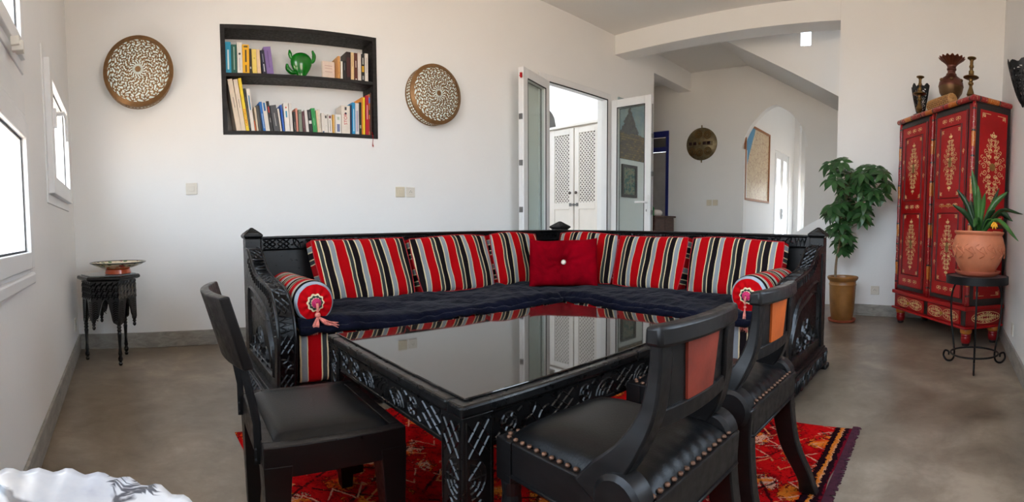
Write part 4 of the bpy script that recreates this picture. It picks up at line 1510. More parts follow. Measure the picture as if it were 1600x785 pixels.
HP = -PI / 2
cushion('striped cushion at the left end beside the left bolster', (1.125, 2.585, CZ), 0.02, 0.20, 0.60, 0.35, 0.15, strip(0.155, .055), 1, sh=.055)
cushion('striped cushion second from the left on the long back', (1.745, 2.595, CZ), 0.0, 0.20, 0.60, 0.35, 0.15, strip(0.035, .045), 2, sh=.045)
cushion('striped cushion left of the red velvet pillow, near the corner', (2.285, 2.60, CZ), 0.0, 0.16, 0.44, 0.36, 0.14, strip(0.02, .03), 3, sh=.03)
cushion('striped cushion mostly hidden behind the red velvet pillow in the corner', (2.715, 2.30, CZ), HP, 0.14, 0.56, 0.36, 0.13, strip(0.04, -.02), 4, sh=-.02)
cushion('striped cushion right of the red velvet pillow', (2.70, 1.745, CZ), HP, 0.19, 0.545, 0.345, 0.15, strip(0.09, -.03), 5, sh=-.03)
cushion('striped cushion at the right end beside the right bolster', (2.70, 1.150, CZ), HP, 0.19, 0.61, 0.345, 0.15, strip(0.06, -.02), 6, sh=-.02)
vp = thing('velvet_pillow', 'crimson velvet pillow with a centre button in the sofa corner', 'pillow', (2.385, 2.225, 0.432), -0.80)
vp.rotation_euler = (-0.20, 0.0, -0.80)
mb, edge, gs = cushion_mesh(0.45, 0.30, 0.15, 0.12, 8, True, 40)
mb.add(gs.v, gs.f)
weld(mb.build('cover', VRED, vp, smooth=True))
MB().lathe([(0.003, 0.0), (0.015, 0.002), (0.017, 0.006), (0.012, 0.010), (0.003, 0.012)], 16, T(0, -0.036, 0.153) @ R(PI / 2, 'X')).build('button', PEARL, vp, smooth=True)


def bolster(label, loc, rz, L, r, tassel_side):
    t = thing('bolster', label, 'bolster', loc, rz, 'striped bolsters')
    M = R(-PI / 2, 'X')     # local z -> +y
    n = 24
    prof = [(r * .90, 0.0)] + [(r * (1 + 0.012 * math.sin(k * 2.1)), 0.012 + (L - 0.024) * k / n) for k in range(n + 1)] + [(r * .88, L)]
    MB().lathe(prof, 40, M, cap=True).build('cover', STRB, t, smooth='auto')
    pl = lambda a, z: 1 + 0.0 * z
    mb = MB()
    mb.grid(lambda u, v: (math.cos(2 * PI * u) * r * (0.20 + 0.66 * v), -0.020 + 0.010 * v - 0.003 * math.cos(22 * PI * u) * math.sin(PI * v), math.sin(2 * PI * u) * r * (0.20 + 0.66 * v)), 132, 8)
    mb.build('end_cap', CLOTHRED, t, smooth=True)
    mb = MB()
    mb.grid(lambda u, v: (math.cos(2 * PI * u) * r * (0.845 + 0.12 * v), -0.0115 + 0.016 * v ** 1.5 - 0.001 * math.cos(22 * PI * u), math.sin(2 * PI * u) * r * (0.845 + 0.12 * v)), 132, 4)
    mb.build('cap_ring', CLOTHGREY, t, smooth=True)
    for nm, r0, r1, y, mt, k in (('rosette', 0.0, 0.41, -0.023, CLOTHCREAM, 10), ('rosette_ring', 0.0, 0.33, -0.027, CLOTHGREEN, 10), ('rosette_core', 0.0, 0.24, -0.030, CLOTHCREAM, 12)):
        mb = MB()
        mb.grid(lambda u, v, r1=r1, y=y, k=k: (math.cos(2 * PI * u) * r * r1 * v * (1 + 0.07 * math.cos(k * 2 * PI * u)), y + 0.003 * v, math.sin(2 * PI * u) * r * r1 * v * (1 + 0.07 * math.cos(k * 2 * PI * u))), 80, 3)
        mb.build(nm, mt, t, solid=0.002)
    mb = MB()
    for rr, yy in ((0.19, -0.033), (0.13, -0.037), (0.07, -0.040)):
        mb.tube([(math.cos(q) * r * rr, yy, math.sin(q) * r * rr) for q in [2 * PI * i / 20 for i in range(21)]], 0.0042, 6)
    mb.build('button', MAGENTA, t, smooth=True)
    mb = MB()
    q = random.Random(int(L * 100))
    fat = tassel_side > 0
    mb.tube([(0, -0.042, 0), (0.0, -0.050, -0.02), (0.0, -0.046, -0.045)], 0.006 if fat else 0.0035, 8)
    mb.ball((0.0, -0.046, -0.05), 0.013 if fat else 0.007, 10)
    if fat:
        for i in range(46):
            d = q.uniform(-1, 1)
            if i % 2:
                e = Vector((-0.018 + 0.014 * d, -0.046 + q.uniform(-.008, .006), -0.135 + 0.012 * q.random()))
                m_ = Vector((-0.010 + 0.012 * d, -0.054 + q.uniform(-.006, .006), -0.09))
            else:
                e = Vector((0.085 + q.uniform(-.012, .012), -0.056 + q.uniform(-.012, .012), -0.098 + q.uniform(-.010, .010)))
                m_ = Vector((0.030, -0.060 + 0.008 * d, -0.080 + q.uniform(-.012, .010)))
            mb.tube(bez([(0.0, -0.046, -0.056), m_, e], 3), [0.0028] * 6 + [0.0016], 4)
    else:
        for i in range(20):
            mb.tube(bez([(0.0, -0.046, -0.052), (q.uniform(-.006, .006), -0.050 + q.uniform(-.004, .004), -0.10), (q.uniform(-.024, .018), -0.050 + q.uniform(-.006, .006), -0.150 - q.uniform(0, .02))], 3), [0.0015] * 7, 4)
    tag(mb.build('tassel', TASSEL, t, smooth=True), 'pink and gold thread tassel')
    return t


bolster('striped bolster with a fat tassel against the left sofa arm', (0.667, 2.055, 0.512), 0.0, 0.50, 0.094, 1)
bolster('striped bolster with a thin tassel against the right sofa arm', (2.165, 0.852, 0.514), HP, 0.52, 0.094, -1)

# ------------------------------------------------------------------ rug
rg = thing('berber_rug', 'red pile rug with orange and pale motifs under the coffee table', 'rug', (1.165, 1.155, 0.0), HP)
ph = [rnd.uniform(0, 6) for _ in range(8)]


def rugf(u, v):
    x = (-0.845 + 1.69 * u)
    y = (-0.865 + 1.73 * v)
    k = 0.012 * math.sin(7 * y + ph[0]) + 0.006 * math.sin(19 * y + ph[1])
    x += k * (u - .5) * 2
    y += (0.010 * math.sin(6 * x + ph[2])) * (v - .5) * 2
    e = min(u, 1 - u, v, 1 - v)
    z = 0.0008 + 0.0085 * min(1, e * 40) + rnd.uniform(-0.0012, 0.0012) * min(1, e * 60) + 0.002 * (math.sin(9 * x + ph[3]) * math.sin(8 * y + ph[4])) * min(1, e * 20)
    return (x, y, max(0.0006, z))


MB().grid(rugf, 150, 150).build('pile', RUG, rg, smooth=True)
mb = MB()
q = random.Random(3)
for i in range(260):
    y = -0.86 + 1.72 * i / 259
    a = q.uniform(-.4, .4)
    mb.tube([(0.838, y, 0.006), (0.856, y + .01 * a, 0.005), (0.866 + q.uniform(0, .01), y + .02 * a, 0.003)], [0.004, 0.004, 0.002], 4)
tag(mb.build('fringe', simple('dark_red_wool', C(62, 18, 34), 0.95, 0, .4, 60), rg), kind='stuff')

# ------------------------------------------------------------------ coffee table
TX0, TX1, TY0, TY1, TZ = 0.56, 1.69, 0.80, 1.59, 0.472
ct = thing('coffee_table', 'black carved coffee table with a dark reflecting glass top on the red rug', 'table', ((TX0 + TX1) / 2, (TY0 + TY1) / 2, 0.009))
CT = dict(parent=ct, world=True)
mb = MB()
rw = 0.058
mb.box((TX0, TY0, 0.446), (TX1, TY0 + rw, TZ)).box((TX0, TY1 - rw, 0.446), (TX1, TY1, TZ)).box((TX0, TY0 + rw, 0.446), (TX0 + rw, TY1 - rw, TZ)).box((TX1 - rw, TY0 + rw, 0.446), (TX1, TY1 - rw, TZ))
mb.build('top_frame', TABLEW, bevel=0.006, **CT)
MB().box((TX0 + rw, TY0 + rw, 0.450), (TX1 - rw, TY1 - rw, 0.466)).build('top_board', TABLEW, **CT)
MB().box((TX0 + 0.028, TY0 + 0.028, TZ + 0.0004), (TX1 - 0.028, TY1 - 0.028, TZ + 0.0054)).build('glass_top', TGLASS, bevel=0.002, **CT)
for nm, lo, hi, o, u, n in (('apron', (TX0 + .09, TY0 + .012), (TX1 - .09, TY0 + .034), (TX0 + .092, TY0 + .012, 0), (1, 0, 0), (0, -1, 0)),
                            ('apron', (TX0 + .09, TY1 - .034), (TX1 - .09, TY1 - .012), (TX0 + .092, TY1 - .012, 0), (1, 0, 0), (0, 1, 0)),
                            ('apron', (TX0 + .012, TY0 + .09), (TX0 + .034, TY1 - .09), (TX0 + .012, TY0 + .092, 0), (0, 1, 0), (-1, 0, 0)),
                            ('apron', (TX1 - .034, TY0 + .09), (TX1 - .012, TY1 - .09), (TX1 - .012, TY0 + .092, 0), (0, 1, 0), (1, 0, 0))):
    ap = MB().box((lo[0], lo[1], 0.366), (hi[0], hi[1], 0.447)).build(nm, TABLEW, **CT)
    Ln = max(hi[0] - lo[0], hi[1] - lo[1]) - 0.004
    carve(MB(), Ln, 0.376, 0.438, plane_map(o, u, (0, 0, 1), n), 0.0045, 0.0032, int(Ln * 100) + len(ct.children), (0, 2, 1, 3, 5, 2)).build('carving', TABLEW, ap, world=True)
for x, y, sx, sy in ((TX0, TY0, -1, -1), (TX1, TY0, 1, -1), (TX0, TY1, -1, 1), (TX1, TY1, 1, 1)):
    cx, cy_ = x - sx * 0.047, y - sy * 0.047
    lg = MB().box((cx - .041, cy_ - .041, 0.0095), (cx + .041, cy_ + .041, 0.447)).build('leg', TABLEW, bevel=0.003, **CT)
    cm = MB()
    for d in ((sx, 0), (0, sy)):
        if d[0]:
            mp_ = plane_map((cx + sx * .041, cy_ - .036, 0.03), (0, 0, 1), (0, 1, 0), (sx, 0, 0))
        else:
            mp_ = plane_map((cx - .036, cy_ + sy * .041, 0.03), (0, 0, 1), (1, 0, 0), (0, sy, 0))
        carve(cm, 0.405, 0.004, 0.068, mp_, 0.0042, 0.003, int(x * 10 + y * 7), (0, 2, 5, 3, 0))
    cm.build('carving', TABLEW, lg, world=True)

# ------------------------------------------------------------------ chairs with leather seats
NAIL = simple('bronze_nail', C(110, 78, 60), 0.5, 0.5, 0.3, 60)


def nailed_chair(label, loc, rz, leather):
    """klismos-like chair: local +y is forward, origin on the floor under the back edge of the seat"""
    t = thing('dining_chair', label, 'chair', loc, rz, 'leather chairs at the coffee table')
    wb, wf_, D = 0.168, 0.166, 0.378
    z0, z1 = 0.318, 0.394
    zb = 0.0
    # seat rails
    def rail(a, b, th):
        A, B = Vector((*a, 0)), Vector((*b, 0))
        u = (B - A).normalized()
        n = Vector((-u.y, u.x, 0)) * th
        p = [A, B, B + n, A + n]
        return MB().add([(q.x, q.y, z0) for q in p] + [(q.x, q.y, z1) for q in p], [(3, 2, 1, 0), (4, 5, 6, 7), (0, 1, 5, 4), (1, 2, 6, 5), (2, 3, 7, 6), (3, 0, 4, 7)])
    FLc, FRc, BLc, BRc = (-wf_, D), (wf_, D), (-wb, 0), (wb, 0)
    for a, b in ((FRc, FLc), (FLc, BLc), (BLc, BRc), (BRc, FRc)):
        rail(a, b, 0.028).build('seat_rail', CHAIRW, t, bevel=0.003)
    mb = MB()
    for a, b in ((FRc, FLc), (FLc, BLc), (BLc, BRc), (BRc, FRc)):
        A, B = Vector((*a, 0)), Vector((*b, 0))
        n = Vector((-(B - A).y, (B - A).x, 0)).normalized()
        mb.tube([A - n * .001 + Vector((0, 0, z0 + .006)), B - n * .001 + Vector((0, 0, z0 + .006))], 0.004, 6)
    mb.build('rail_bead', CHAIRW, t, smooth=True)
    # seat pad: domed leather
    def pad(u, v):
        a, b = -1 + 2 * u, v
        w = wb + (wf_ - wb) * b - 0.008
        e = (1 - abs(a) ** 4) * (1 - abs(2 * b - 1) ** 4)
        wr = 0.0025 * math.sin(30 * a + 3) * math.exp(-((b - 0.02) / .10) ** 2) + 0.002 * math.sin(26 * b + 1) * math.exp(-((abs(a) - 1) / .16) ** 2)
        return (w * a * (1 - .02 * (1 - e)), 0.008 + (D - 0.016) * b, z1 - 0.004 + 0.046 * max(0, e) ** 0.55 + wr * (e ** .3 if e > 0 else 0))
    sp_ = MB().grid(pad, 30, 30).build('seat_pad', LEATHER, t, smooth=True)
    sp_.modifiers.new('s', 'SUBSURF').render_levels = 1
    nm = MB()
    for a, b in ((FRc, FLc), (FLc, BLc), (BLc, BRc), (BRc, FRc)):
        A, B = Vector((*a, z1)), Vector((*b, z1))
        n = Vector((-(B - A).y, (B - A).x, 0)).normalized()
        k = int((B - A).length / 0.021)
        for i in range(1, k):
            p = A.lerp(B, i / k) + n * 0.010 + Vector((0, 0, 0.0035))
            nm.ball(p, (0.0062, 0.0062, 0.0045), 6)
    tag(nm.build('nail_trim', NAIL, t, smooth=True), 'row of round bronze nails', kind='stuff')
    # front legs: square block, then a turned taper
    for s in (-1, 1):
        x, y = s * (wf_ - 0.018), D - 0.018
        mb = MB().box((x - 0.023, y - 0.023, z0 - 0.012), (x + 0.023, y + 0.023, z1 + .001))
        mb.lathe([(0.020, 0.010), (0.017, 0.03), (0.021, 0.15), (0.0235, 0.24), (0.020, 0.275), (0.0235, 0.305)], 16, T(x, y, 0))
        mb.build('leg', CHAIRW, t, bevel=0.002)
    # rear sabre legs
    for s in (-1, 1):
        path = bez([(s * (wb - 0.006), 0.036, 0.392), (s * (wb - .004), 0.034, 0.30), (s * (wb + 0.006), 0.012, 0.17), (s * (wb + 0.022), -0.034, 0.065), (s * (wb + 0.026), -0.050, 0.010)], 6)
        m = len(path)
        V, F = [], []
        for i, p in enumerate(path):
            f = i / (m - 1)
            hx = 0.021 * (1 - .25 * f)
            hy = 0.037 * (1 - f) + 0.020 * f + (0.010 * max(0, (f - .82) / .18))
            V += [(p.x - hx, p.y - hy, p.z), (p.x + hx, p.y - hy, p.z), (p.x + hx, p.y + hy, p.z), (p.x - hx, p.y + hy, p.z)]
        for i in range(m - 1):
            for k in range(4):
                l = (k + 1) % 4
                F.append((4 * i + k, 4 * i + l, 4 * i + 4 + l, 4 * i + 4 + k))
        F += [(0, 1, 2, 3), tuple(4 * (m - 1) + k for k in (3, 2, 1, 0))]
        MB().add(V, F).build('leg', CHAIRW, t, bevel=0.004, smooth='auto')
    # stiles: from a scroll on the side rail sweeping back and up to the crest
    for s in (-1, 1):
        path = bez([(s * (wb - .002), 0.112, 0.378), (s * (wb - .006), 0.090, 0.418), (s * (wb - .018), 0.050, 0.468), (s * (wb - .036), 0.022, 0.530), (s * (wb - .044), 0.012, 0.60), (s * (wb - .042), 0.008, 0.656)], 6)
        m = len(path)
        V, F = [], []
        for i, p in enumerate(path):
            f = i / (m - 1)
            tg = (path[min(i + 1, m - 1)] - path[max(i - 1, 0)]).normalized()
            nr = Vector((0, tg.z, -tg.y))
            w = 0.056 * (1 - f) ** 2 + 0.021
            hx = 0.020
            a, b = p + nr * w * .55, p - nr * w * .55
            V += [(p.x - hx, b.y, b.z), (p.x + hx, b.y, b.z), (p.x + hx, a.y, a.z), (p.x - hx, a.y, a.z)]
        for i in range(m - 1):
            for k in range(4):
                l = (k + 1) % 4
                F.append((4 * i + k, 4 * i + l, 4 * i + 4 + l, 4 * i + 4 + k))
        F += [(0, 1, 2, 3), tuple(4 * (m - 1) + k for k in (3, 2, 1, 0))]
        MB().add(V, F).build('stile', CHAIRW, t, bevel=0.005, smooth='auto')
        MB().lathe([(0.042, -0.026), (0.050, -0.018), (0.050, 0.018), (0.042, 0.026)], 24, T(s * (wb - .002), 0.054, 0.386) @ R(PI / 2, 'Y')).build('scroll', CHAIRW, t, smooth='auto')
    # back board with the leather panel, lower cross rail, curved crest rail
    cur = lambda x: -0.002 + 0.75 * x * x
    def slab(xa, xb, za, zb_, off, th, n=8, sh=0.0):
        mb = MB()
        for i in range(n):
            p, q = xa + (xb - xa) * i / n, xa + (xb - xa) * (i + 1) / n
            lean = lambda z: -0.06 * (z - 0.60)
            V = []
            for z in (za, zb_):
                for x, d in ((p, off), (q, off), (q, off + th), (p, off + th)):
                    V.append((x * (1 + sh * (z - za)), cur(x) + lean(z) + d, z))
            mb.add(V, [(3, 2, 1, 0), (4, 5, 6, 7), (0, 1, 5, 4), (2, 3, 7, 6)] + ([(3, 0, 4, 7)] if i == 0 else []) + ([(1, 2, 6, 5)] if i == n - 1 else []))
        return mb
    slab(-0.118, 0.118, 0.530, 0.648, 0.002, 0.020).build('back_board', CHAIRW, t)
    slab(-0.124, 0.124, 0.500, 0.532, -0.004, 0.030).build('cross_rail', CHAIRW, t, bevel=0.003)
    tag(slab(-0.049, 0.049, 0.532, 0.644, -0.003, 0.030, 6, 2.4).build('leather_panel', leather, t), 'tan leather inset')
    cr = MB()
    n = 18
    V, F = [], []
    for i in range(n + 1):
        x = -0.150 + 0.300 * i / n
        y = cur(x) - 0.004
        e = min(1, (0.150 - abs(x)) / 0.03)
        hy = 0.021 - 0.004 * (1 - e)
        V += [(x, y - hy, 0.643), (x, y + hy, 0.643), (x, y + hy * .9, 0.677), (x, y - hy * .9, 0.680)]
    for i in range(n):
        for k in range(4):
            l = (k + 1) % 4
            F.append((4 * i + k, 4 * i + l, 4 * i + 4 + l, 4 * i + 4 + k))
    F += [(0, 1, 2, 3), tuple(4 * n + k for k in (3, 2, 1, 0))]
    cr.add(V, F).build('crest_rail', CHAIRW, t, bevel=0.007, smooth='auto')
    return t


nailed_chair('black nailed-leather chair with a red-brown back panel, nearest at the table', (0.808, 0.408, 0.0), math.radians(-1), TAN)
nailed_chair('black nailed-leather chair with an orange back panel by the right sofa arm', (1.285, 0.418, 0.0), math.radians(-1), TANO)

# plain chair at the left end of the table
pc = thing('dining_chair', 'dark brown square-legged chair with a plain black leather seat, left of the table', 'chair', (0.228, 1.275, 0.0), math.radians(-92.5), 'leather chairs at the coffee table')
W_, D_ = 0.205, 0.352
ZT = 0.346
mb = MB()
for a in (-1, 1):
    mb.box((a * W_ - (0.030 if a > 0 else 0), 0.0, 0.272), (a * W_ + (0 if a > 0 else 0.030), D_, ZT))
mb.box((-W_ + .03, 0, 0.272), (W_ - .03, 0.03, ZT)).box((-W_ + .03, D_ - 0.03, 0.272), (W_ - .03, D_, ZT))
mb.build('seat_frame', CHAIRD, pc, bevel=0.003)


def pad2(u, v):
    a, b = -1 + 2 * u, -1 + 2 * v
    e = max(0, (1 - abs(a) ** 5) * (1 - abs(b) ** 5))
    return ((W_ - 0.030) * a, D_ / 2 + (D_ / 2 - 0.030) * b, ZT - 0.003 + 0.022 * e ** .45)


MB().grid(pad2, 26, 26).build('seat_pad', LEATHER, pc, smooth=True)
for sx in (-1, 1):
    for fy in (0, 1):
        x, y = sx * (W_ - 0.027), (0.027 if fy == 0 else D_ - 0.027)
        zb_ = 0.0005 if fy == 0 else 0.0105
        mb = MB().taper((x + sx * 0.010, y, zb_), (0.018, 0.018), (x - sx * .008, y + (.006 if fy == 0 else -.006), 0.300), (0.036, 0.034))
        mb.build('leg', CHAIRD, pc, bevel=0.002)
# back: curved board on flat iron bars
mb = MB()
n = 12
V, F = [], []
for i in range(n + 1):
    x = -0.178 + 0.356 * i / n
    for z in (0.520, 0.690):
        y = -0.018 - 0.30 * (z - 0.505) - 0.036 * (1 - (x / 0.178) ** 2)
        V += [(x, y - 0.012, z - 0.004), (x, y + 0.012, z)]
for i in range(n):
    a = 4 * i
    F += [(a, a + 4, a + 5, a + 1), (a + 1, a + 5, a + 7, a + 3), (a + 3, a + 7, a + 6, a + 2), (a + 2, a + 6, a + 4, a)]
F += [(0, 1, 3, 2), (4 * n, 4 * n + 2, 4 * n + 3, 4 * n + 1)]
mb.add(V, F).build('back_board', CHAIRD, pc, bevel=0.004)
for sx in (-1, 1):
    MB().tube([(sx * 0.155, -0.034, 0.520), (sx * 0.158, -0.016, 0.44), (sx * 0.158, -0.006, 0.385), (sx * 0.158, -0.005, 0.290)], 0.006, 6, None, (1.6, 0.6)).build('iron_bar', IRON, pc)
    mb = MB()
    for z in (0.30, 0.325):
        mb.lathe([(0.006, 0), (0.004, 0.004)], 8, T(sx * 0.158, -0.009, z) @ R(PI / 2, 'X'))
    mb.build('bolt', IRON, pc)

# ------------------------------------------------------------------ carved six-sided side table and the painted dish
tb = thing('side_table', 'black carved six-sided side table with turned legs in the left corner', 'table', (-0.332, 3.278, 0.0))
RH = 0.182
A0 = math.radians(-64)
hexp = lambda r, k: Vector((r * math.cos(A0 + k * PI / 3), r * math.sin(A0 + k * PI / 3), 0))
mb = MB()
for z0_, z1_, r0_, r1_ in ((0.543, 0.553, 0.196, 0.214), (0.553, 0.566, 0.214, 0.214), (0.566, 0.574, 0.214, 0.204)):
    V = [tuple(hexp(r0_, k) + Vector((0, 0, z0_))) for k in range(6)] + [tuple(hexp(r1_, k) + Vector((0, 0, z1_))) for k in range(6)]
    mb.add(V, [(5, 4, 3, 2, 1, 0), (6, 7, 8, 9, 10, 11)] + [(k, (k + 1) % 6, (k + 1) % 6 + 6, k + 6) for k in range(6)])
mb.build('top', TABOW, tb, bevel=0.003)
V = [tuple(hexp(0.185, k) + Vector((0, 0, 0.5743))) for k in range(6)] + [tuple(hexp(0.185, k) + Vector((0, 0, 0.5785))) for k in range(6)]
MB().add(V, [(5, 4, 3, 2, 1, 0), (6, 7, 8, 9, 10, 11)] + [(k, (k + 1) % 6, (k + 1) % 6 + 6, k + 6) for k in range(6)]).build('glass_inlay', simple('pale_glass_inlay', C(150, 160, 160), 0.05, 0, 0.05), tb)
for k in range(6):
    a, b = hexp(RH, k), hexp(RH, k + 1)
    L = (b - a).length
    u = (b - a) / L
    n = Vector((u.y, -u.x, 0))
    long_left = (k % 2 == 0)       # corner k carries a leg when k is even, a pendant when odd
    zl = lambda leg: 0.262 + 0.0 if leg else 0.292
    pts = []
    N = 26
    for i in range(N + 1):
        q = i / N
        d = min(q, 1 - q)
        leg = long_left if q < 0.5 else not long_left
        base = zl(leg) + 0.10 * max(0.0, d - 0.10)
        z = base + (0.405 - base) * (1 if d > .42 else max(0, (d - 0.27) / .15) ** 0.8) if d > 0.27 else base
        z += 0.012 * abs(math.sin(q * PI * 9)) if 0.24 < d < 0.46 else 0
        if d > 0.44: z += 0.018
        pts.append((q * L, z))
    poly = [(0, 0.545)] + pts + [(L, 0.545)]
    Mx = Matrix((((u.x, -n.x, 0, a.x)), ((u.y, -n.y, 0, a.y)), (0, 0, 1, 0), (0, 0, 0, 1)))
    pn = MB().prism(poly, 0.013, Mx).build('side_panel', TABOW, tb)
    c = MB()
    f = plane_map(a, u, (0, 0, 1), n)
    for row in range(3):
        z = 0.425 + row * 0.038
        for i in range(5):
            x = L * (i + .5) / 5
            w = L / 5 * .5
            ridge(c, [(x - w, z), (x - w * .3, z + .018), (x + w * .3, z + .012), (x + w, z + .034)], 0.008, 0.005, f)
            ridge(c, [(x - w, z + .014), (x - w * .3, z + .032), (x + w * .4, z + .026), (x + w, z + .048)] if row < 2 else [(x - w, z + .012), (x + w, z + .03)], 0.006, 0.004, f)
    for q, lg in ((0.14, long_left), (0.86, not long_left)):
        for i in range(3):
            z = 0.30 + i * 0.042
            for d_ in (-.014, 0.0, .014):
                ridge(c, [(q * L * 1.0 - .016, z + d_), (q * L, z + .012 + d_), (q * L + .016, z + d_ + .004)], 0.006, 0.004, f)
    c.build('carving', TABOW, pn)
for k in range(6):
    p = hexp(RH - 0.018, k)
    if k % 2 == 0:
        prof = [(.010, 0), (.014, .012), (.008, .022), (.015, .032), (.016, .045), (.010, .060), (.014, .075), (.012, .085), (.009, .12), (.013, .19), (.015, .205), (.011, .215), (.016, .225), (.011, .235), (.016, .245), (.012, .255), (.017, .268), (.017, .30)]
        MB().lathe(prof, 16, T(p.x, p.y, 0.0005)).build('leg', TABOW, tb, smooth='auto')
    else:
        prof = [(.004, .228), (.011, .236), (.012, .245), (.007, .254), (.014, .262), (.009, .27), (.015, .28), (.018, .30), (.018, .33)]
        MB().lathe(prof, 14, T(p.x, p.y, 0)).build('pendant', TABOW, tb, smooth='auto')


def m_dish():
    k = NT('painted_dish_glaze')
    v = k.coord()
    vo = k.n('TexVoronoi')
    vo.inputs['Scale'].default_value = 22
    k.l(v, vo.inputs['Vector'])
    c = k.ramp(vo.outputs['Distance'], [(0.0, C(54, 110, 50)), (0.28, C(90, 130, 60)), (0.33, C(226, 214, 180)), (1, C(226, 214, 180))])
    c2 = k.ramp(k.noise(v, 17, 2), [(0.58, (0, 0, 0, 1)), (0.62, (1, 1, 1, 1))])
    c = k.mix(c2, c, C(150, 40, 40))
    return k.pbr(c, 0.15, 0, coat=0.5)


ds = thing('footed_dish', 'wide painted ceramic dish with an orange foot on the carved side table', 'dish', (-0.262, 3.245, 0.579))
MB().lathe([(0.076, 0.0), (0.088, 0.004), (0.082, 0.030), (0.070, 0.036)], 40, None, cap=True).build('foot', simple('orange_glaze', C(206, 84, 36), 0.2, 0, .1, coat=.5), ds, smooth='auto')
MB().lathe([(0.066, 0.034), (0.10, 0.040), (0.16, 0.060), (0.182, 0.072), (0.182, 0.0755), (0.155, 0.066), (0.10, 0.048), (0.01, 0.043)], 48, None).build('bowl', m_dish(), ds, smooth='auto')
MB().lathe([(0.184, 0.0715), (0.188, 0.0765), (0.183, 0.079), (0.176, 0.0745)], 48, None, cap=False).build('rim', TABOW, ds, smooth=True)

# ------------------------------------------------------------------ round white table in the near left corner
def m_marbled():
    k = NT('white_glaze_with_black_veins')
    v = k.coord()
    n = k.noise(v, 6, 5, 0.6)
    base = k.ramp(n, [(0.3, C(128, 130, 142)), (0.5, C(176, 176, 180)), (0.7, C(200, 198, 196))])
    vo = k.n('TexVoronoi', feature='DISTANCE_TO_EDGE')
    vo.inputs['Scale'].default_value = 4.2
    k.l(k.mix(0.06, v, k.n('TexNoise').outputs[1]), vo.inputs['Vector'])
    ln = k.ramp(vo.outputs[0], [(0.0, (1, 1, 1, 1)), (0.012, (1, 1, 1, 1)), (0.03, (0, 0, 0, 1)), (1, (0, 0, 0, 1))])
    c = k.mix(k.math('MULTIPLY', ln, 0.9), base, C(40, 42, 52))
    sp = k.ramp(k.noise(v, 34, 2), [(0.70, (0, 0, 0, 1)), (0.74, (1, 1, 1, 1))])
    c = k.mix(k.math('MULTIPLY', sp, .7), c, C(70, 72, 84))
    return k.pbr(c, 0.25, 0, n, 0.2, 0.01, coat=0.4)


rt = thing('round_table', 'round white table with a scalloped edge and black veins, near left', 'table', (-0.128, 0.372, 0.0))
RM = m_marbled()
sc_ = lambda a, z: 1 + (0.010 * math.sin(34 * a) + 0.006 * math.sin(21 * a + 1))
mb = MB()
RT = 0.208
mb.grid(lambda u, v: (RT * v * math.cos(2 * PI * u) * (1 + (sc_(2 * PI * u, 0) - 1) * v ** 6), RT * v * math.sin(2 * PI * u) * (1 + (sc_(2 * PI * u, 0) - 1) * v ** 6), 0.546 + 0.006 * v ** 14 + 0.0022 * math.sin(34 * 2 * PI * u + .8) * v ** 8), 160, 24)
mb.build('top', RM, rt, smooth=True, solid=0.012)
MB().lathe([(0.13, 0.0), (0.13, 0.02), (0.03, 0.04), (0.028, 0.30), (0.035, 0.45), (0.09, 0.535)], 28).build('pedestal', IRON, rt, smooth='auto')

# ------------------------------------------------------------------ painted red wardrobe
WRED = simple('red_lacquer', C(146, 10, 16), 0.34, 0, 0.18, 7, coat=0.12, spec=0.35)
WREDL = simple('bright_red_lacquer', C(166, 14, 18), 0.34, 0, 0.15, 7, coat=0.12, spec=0.35)
WBLK = simple('black_lacquer', C(24, 20, 20), 0.3, 0, 0.15, 9, coat=0.3)
WOCH = simple('ochre_lacquer', C(184, 104, 24), 0.3, 0, 0.2, 20, coat=0.3)
GOLDP = simple('cream_gold_paint', C(222, 190, 132), 0.45, 0, 0.25, 50)
GREENP = simple('dull_gold_paint', C(128, 92, 40), 0.45, 0, 0.3, 50)


def m_bands(name, axis):
    k = NT(name)
    s_ = k.n('SeparateXYZ')
    k.l(k.coord(), s_.inputs[0])
    f = k.math('FRACT', k.math('ADD', k.math('DIVIDE', s_.outputs[axis], 0.34), 10.13))
    c = k.ramp(f, [(0.0, C(150, 20, 24)), (0.22, C(30, 22, 20)), (0.26, C(150, 20, 24)), (0.44, C(190, 104, 26)), (0.76, C(30, 22, 20)), (0.80, C(150, 20, 24))], 'CONSTANT')
    sp = k.ramp(k.noise(k.coord(), 70, 3, 0.7), [(0.60, (0, 0, 0, 1)), (0.63, (1, 1, 1, 1))])
    c = k.mix(k.math('MULTIPLY', sp, 0.8), c, C(214, 186, 140))
    return k.pbr(c, 0.3, 0, coat=0.3)


BANDX, BANDY, BANDZ = m_bands('painted_bands_x', 0), m_bands('painted_bands_y', 1), m_bands('painted_bands_z', 2)
WA = math.atan2(-0.544, -0.839)
wd = thing('wardrobe', 'tall red painted wardrobe with gold arabesques standing across the right corner', 'wardrobe', (4.505, 0.354, 0.0), WA)
WW, WD = 1.09, 0.345
MB().box((0.0, 0.02, 0.30), (WW, WD, 1.79)).build('body', WRED, wd, bevel=0.003)
MB().box((-0.025, -0.022, 0.270), (WW + 0.02, WD, 0.300)).build('base_top', WREDL, wd, bevel=0.006)
MB().box((-0.005, 0.0, 0.150), (WW + 0.003, WD, 0.270)).build('drawer_case', WRED, wd, bevel=0.003)
MB().box((-0.025, -0.022, 0.132), (WW + 0.02, WD, 0.150)).build('base_bottom', WREDL, wd, bevel=0.005)
MB().box((-0.006, 0.012, 1.775), (WW + 0.004, WD, 1.795)).build('top_board', WBLK, wd)
mb = MB().tube([(-0.03, -0.004, 1.812), (WW + 0.012, -0.004, 1.812)], 0.021, 12)
mb.build('cornice', BANDX, wd, smooth='auto')
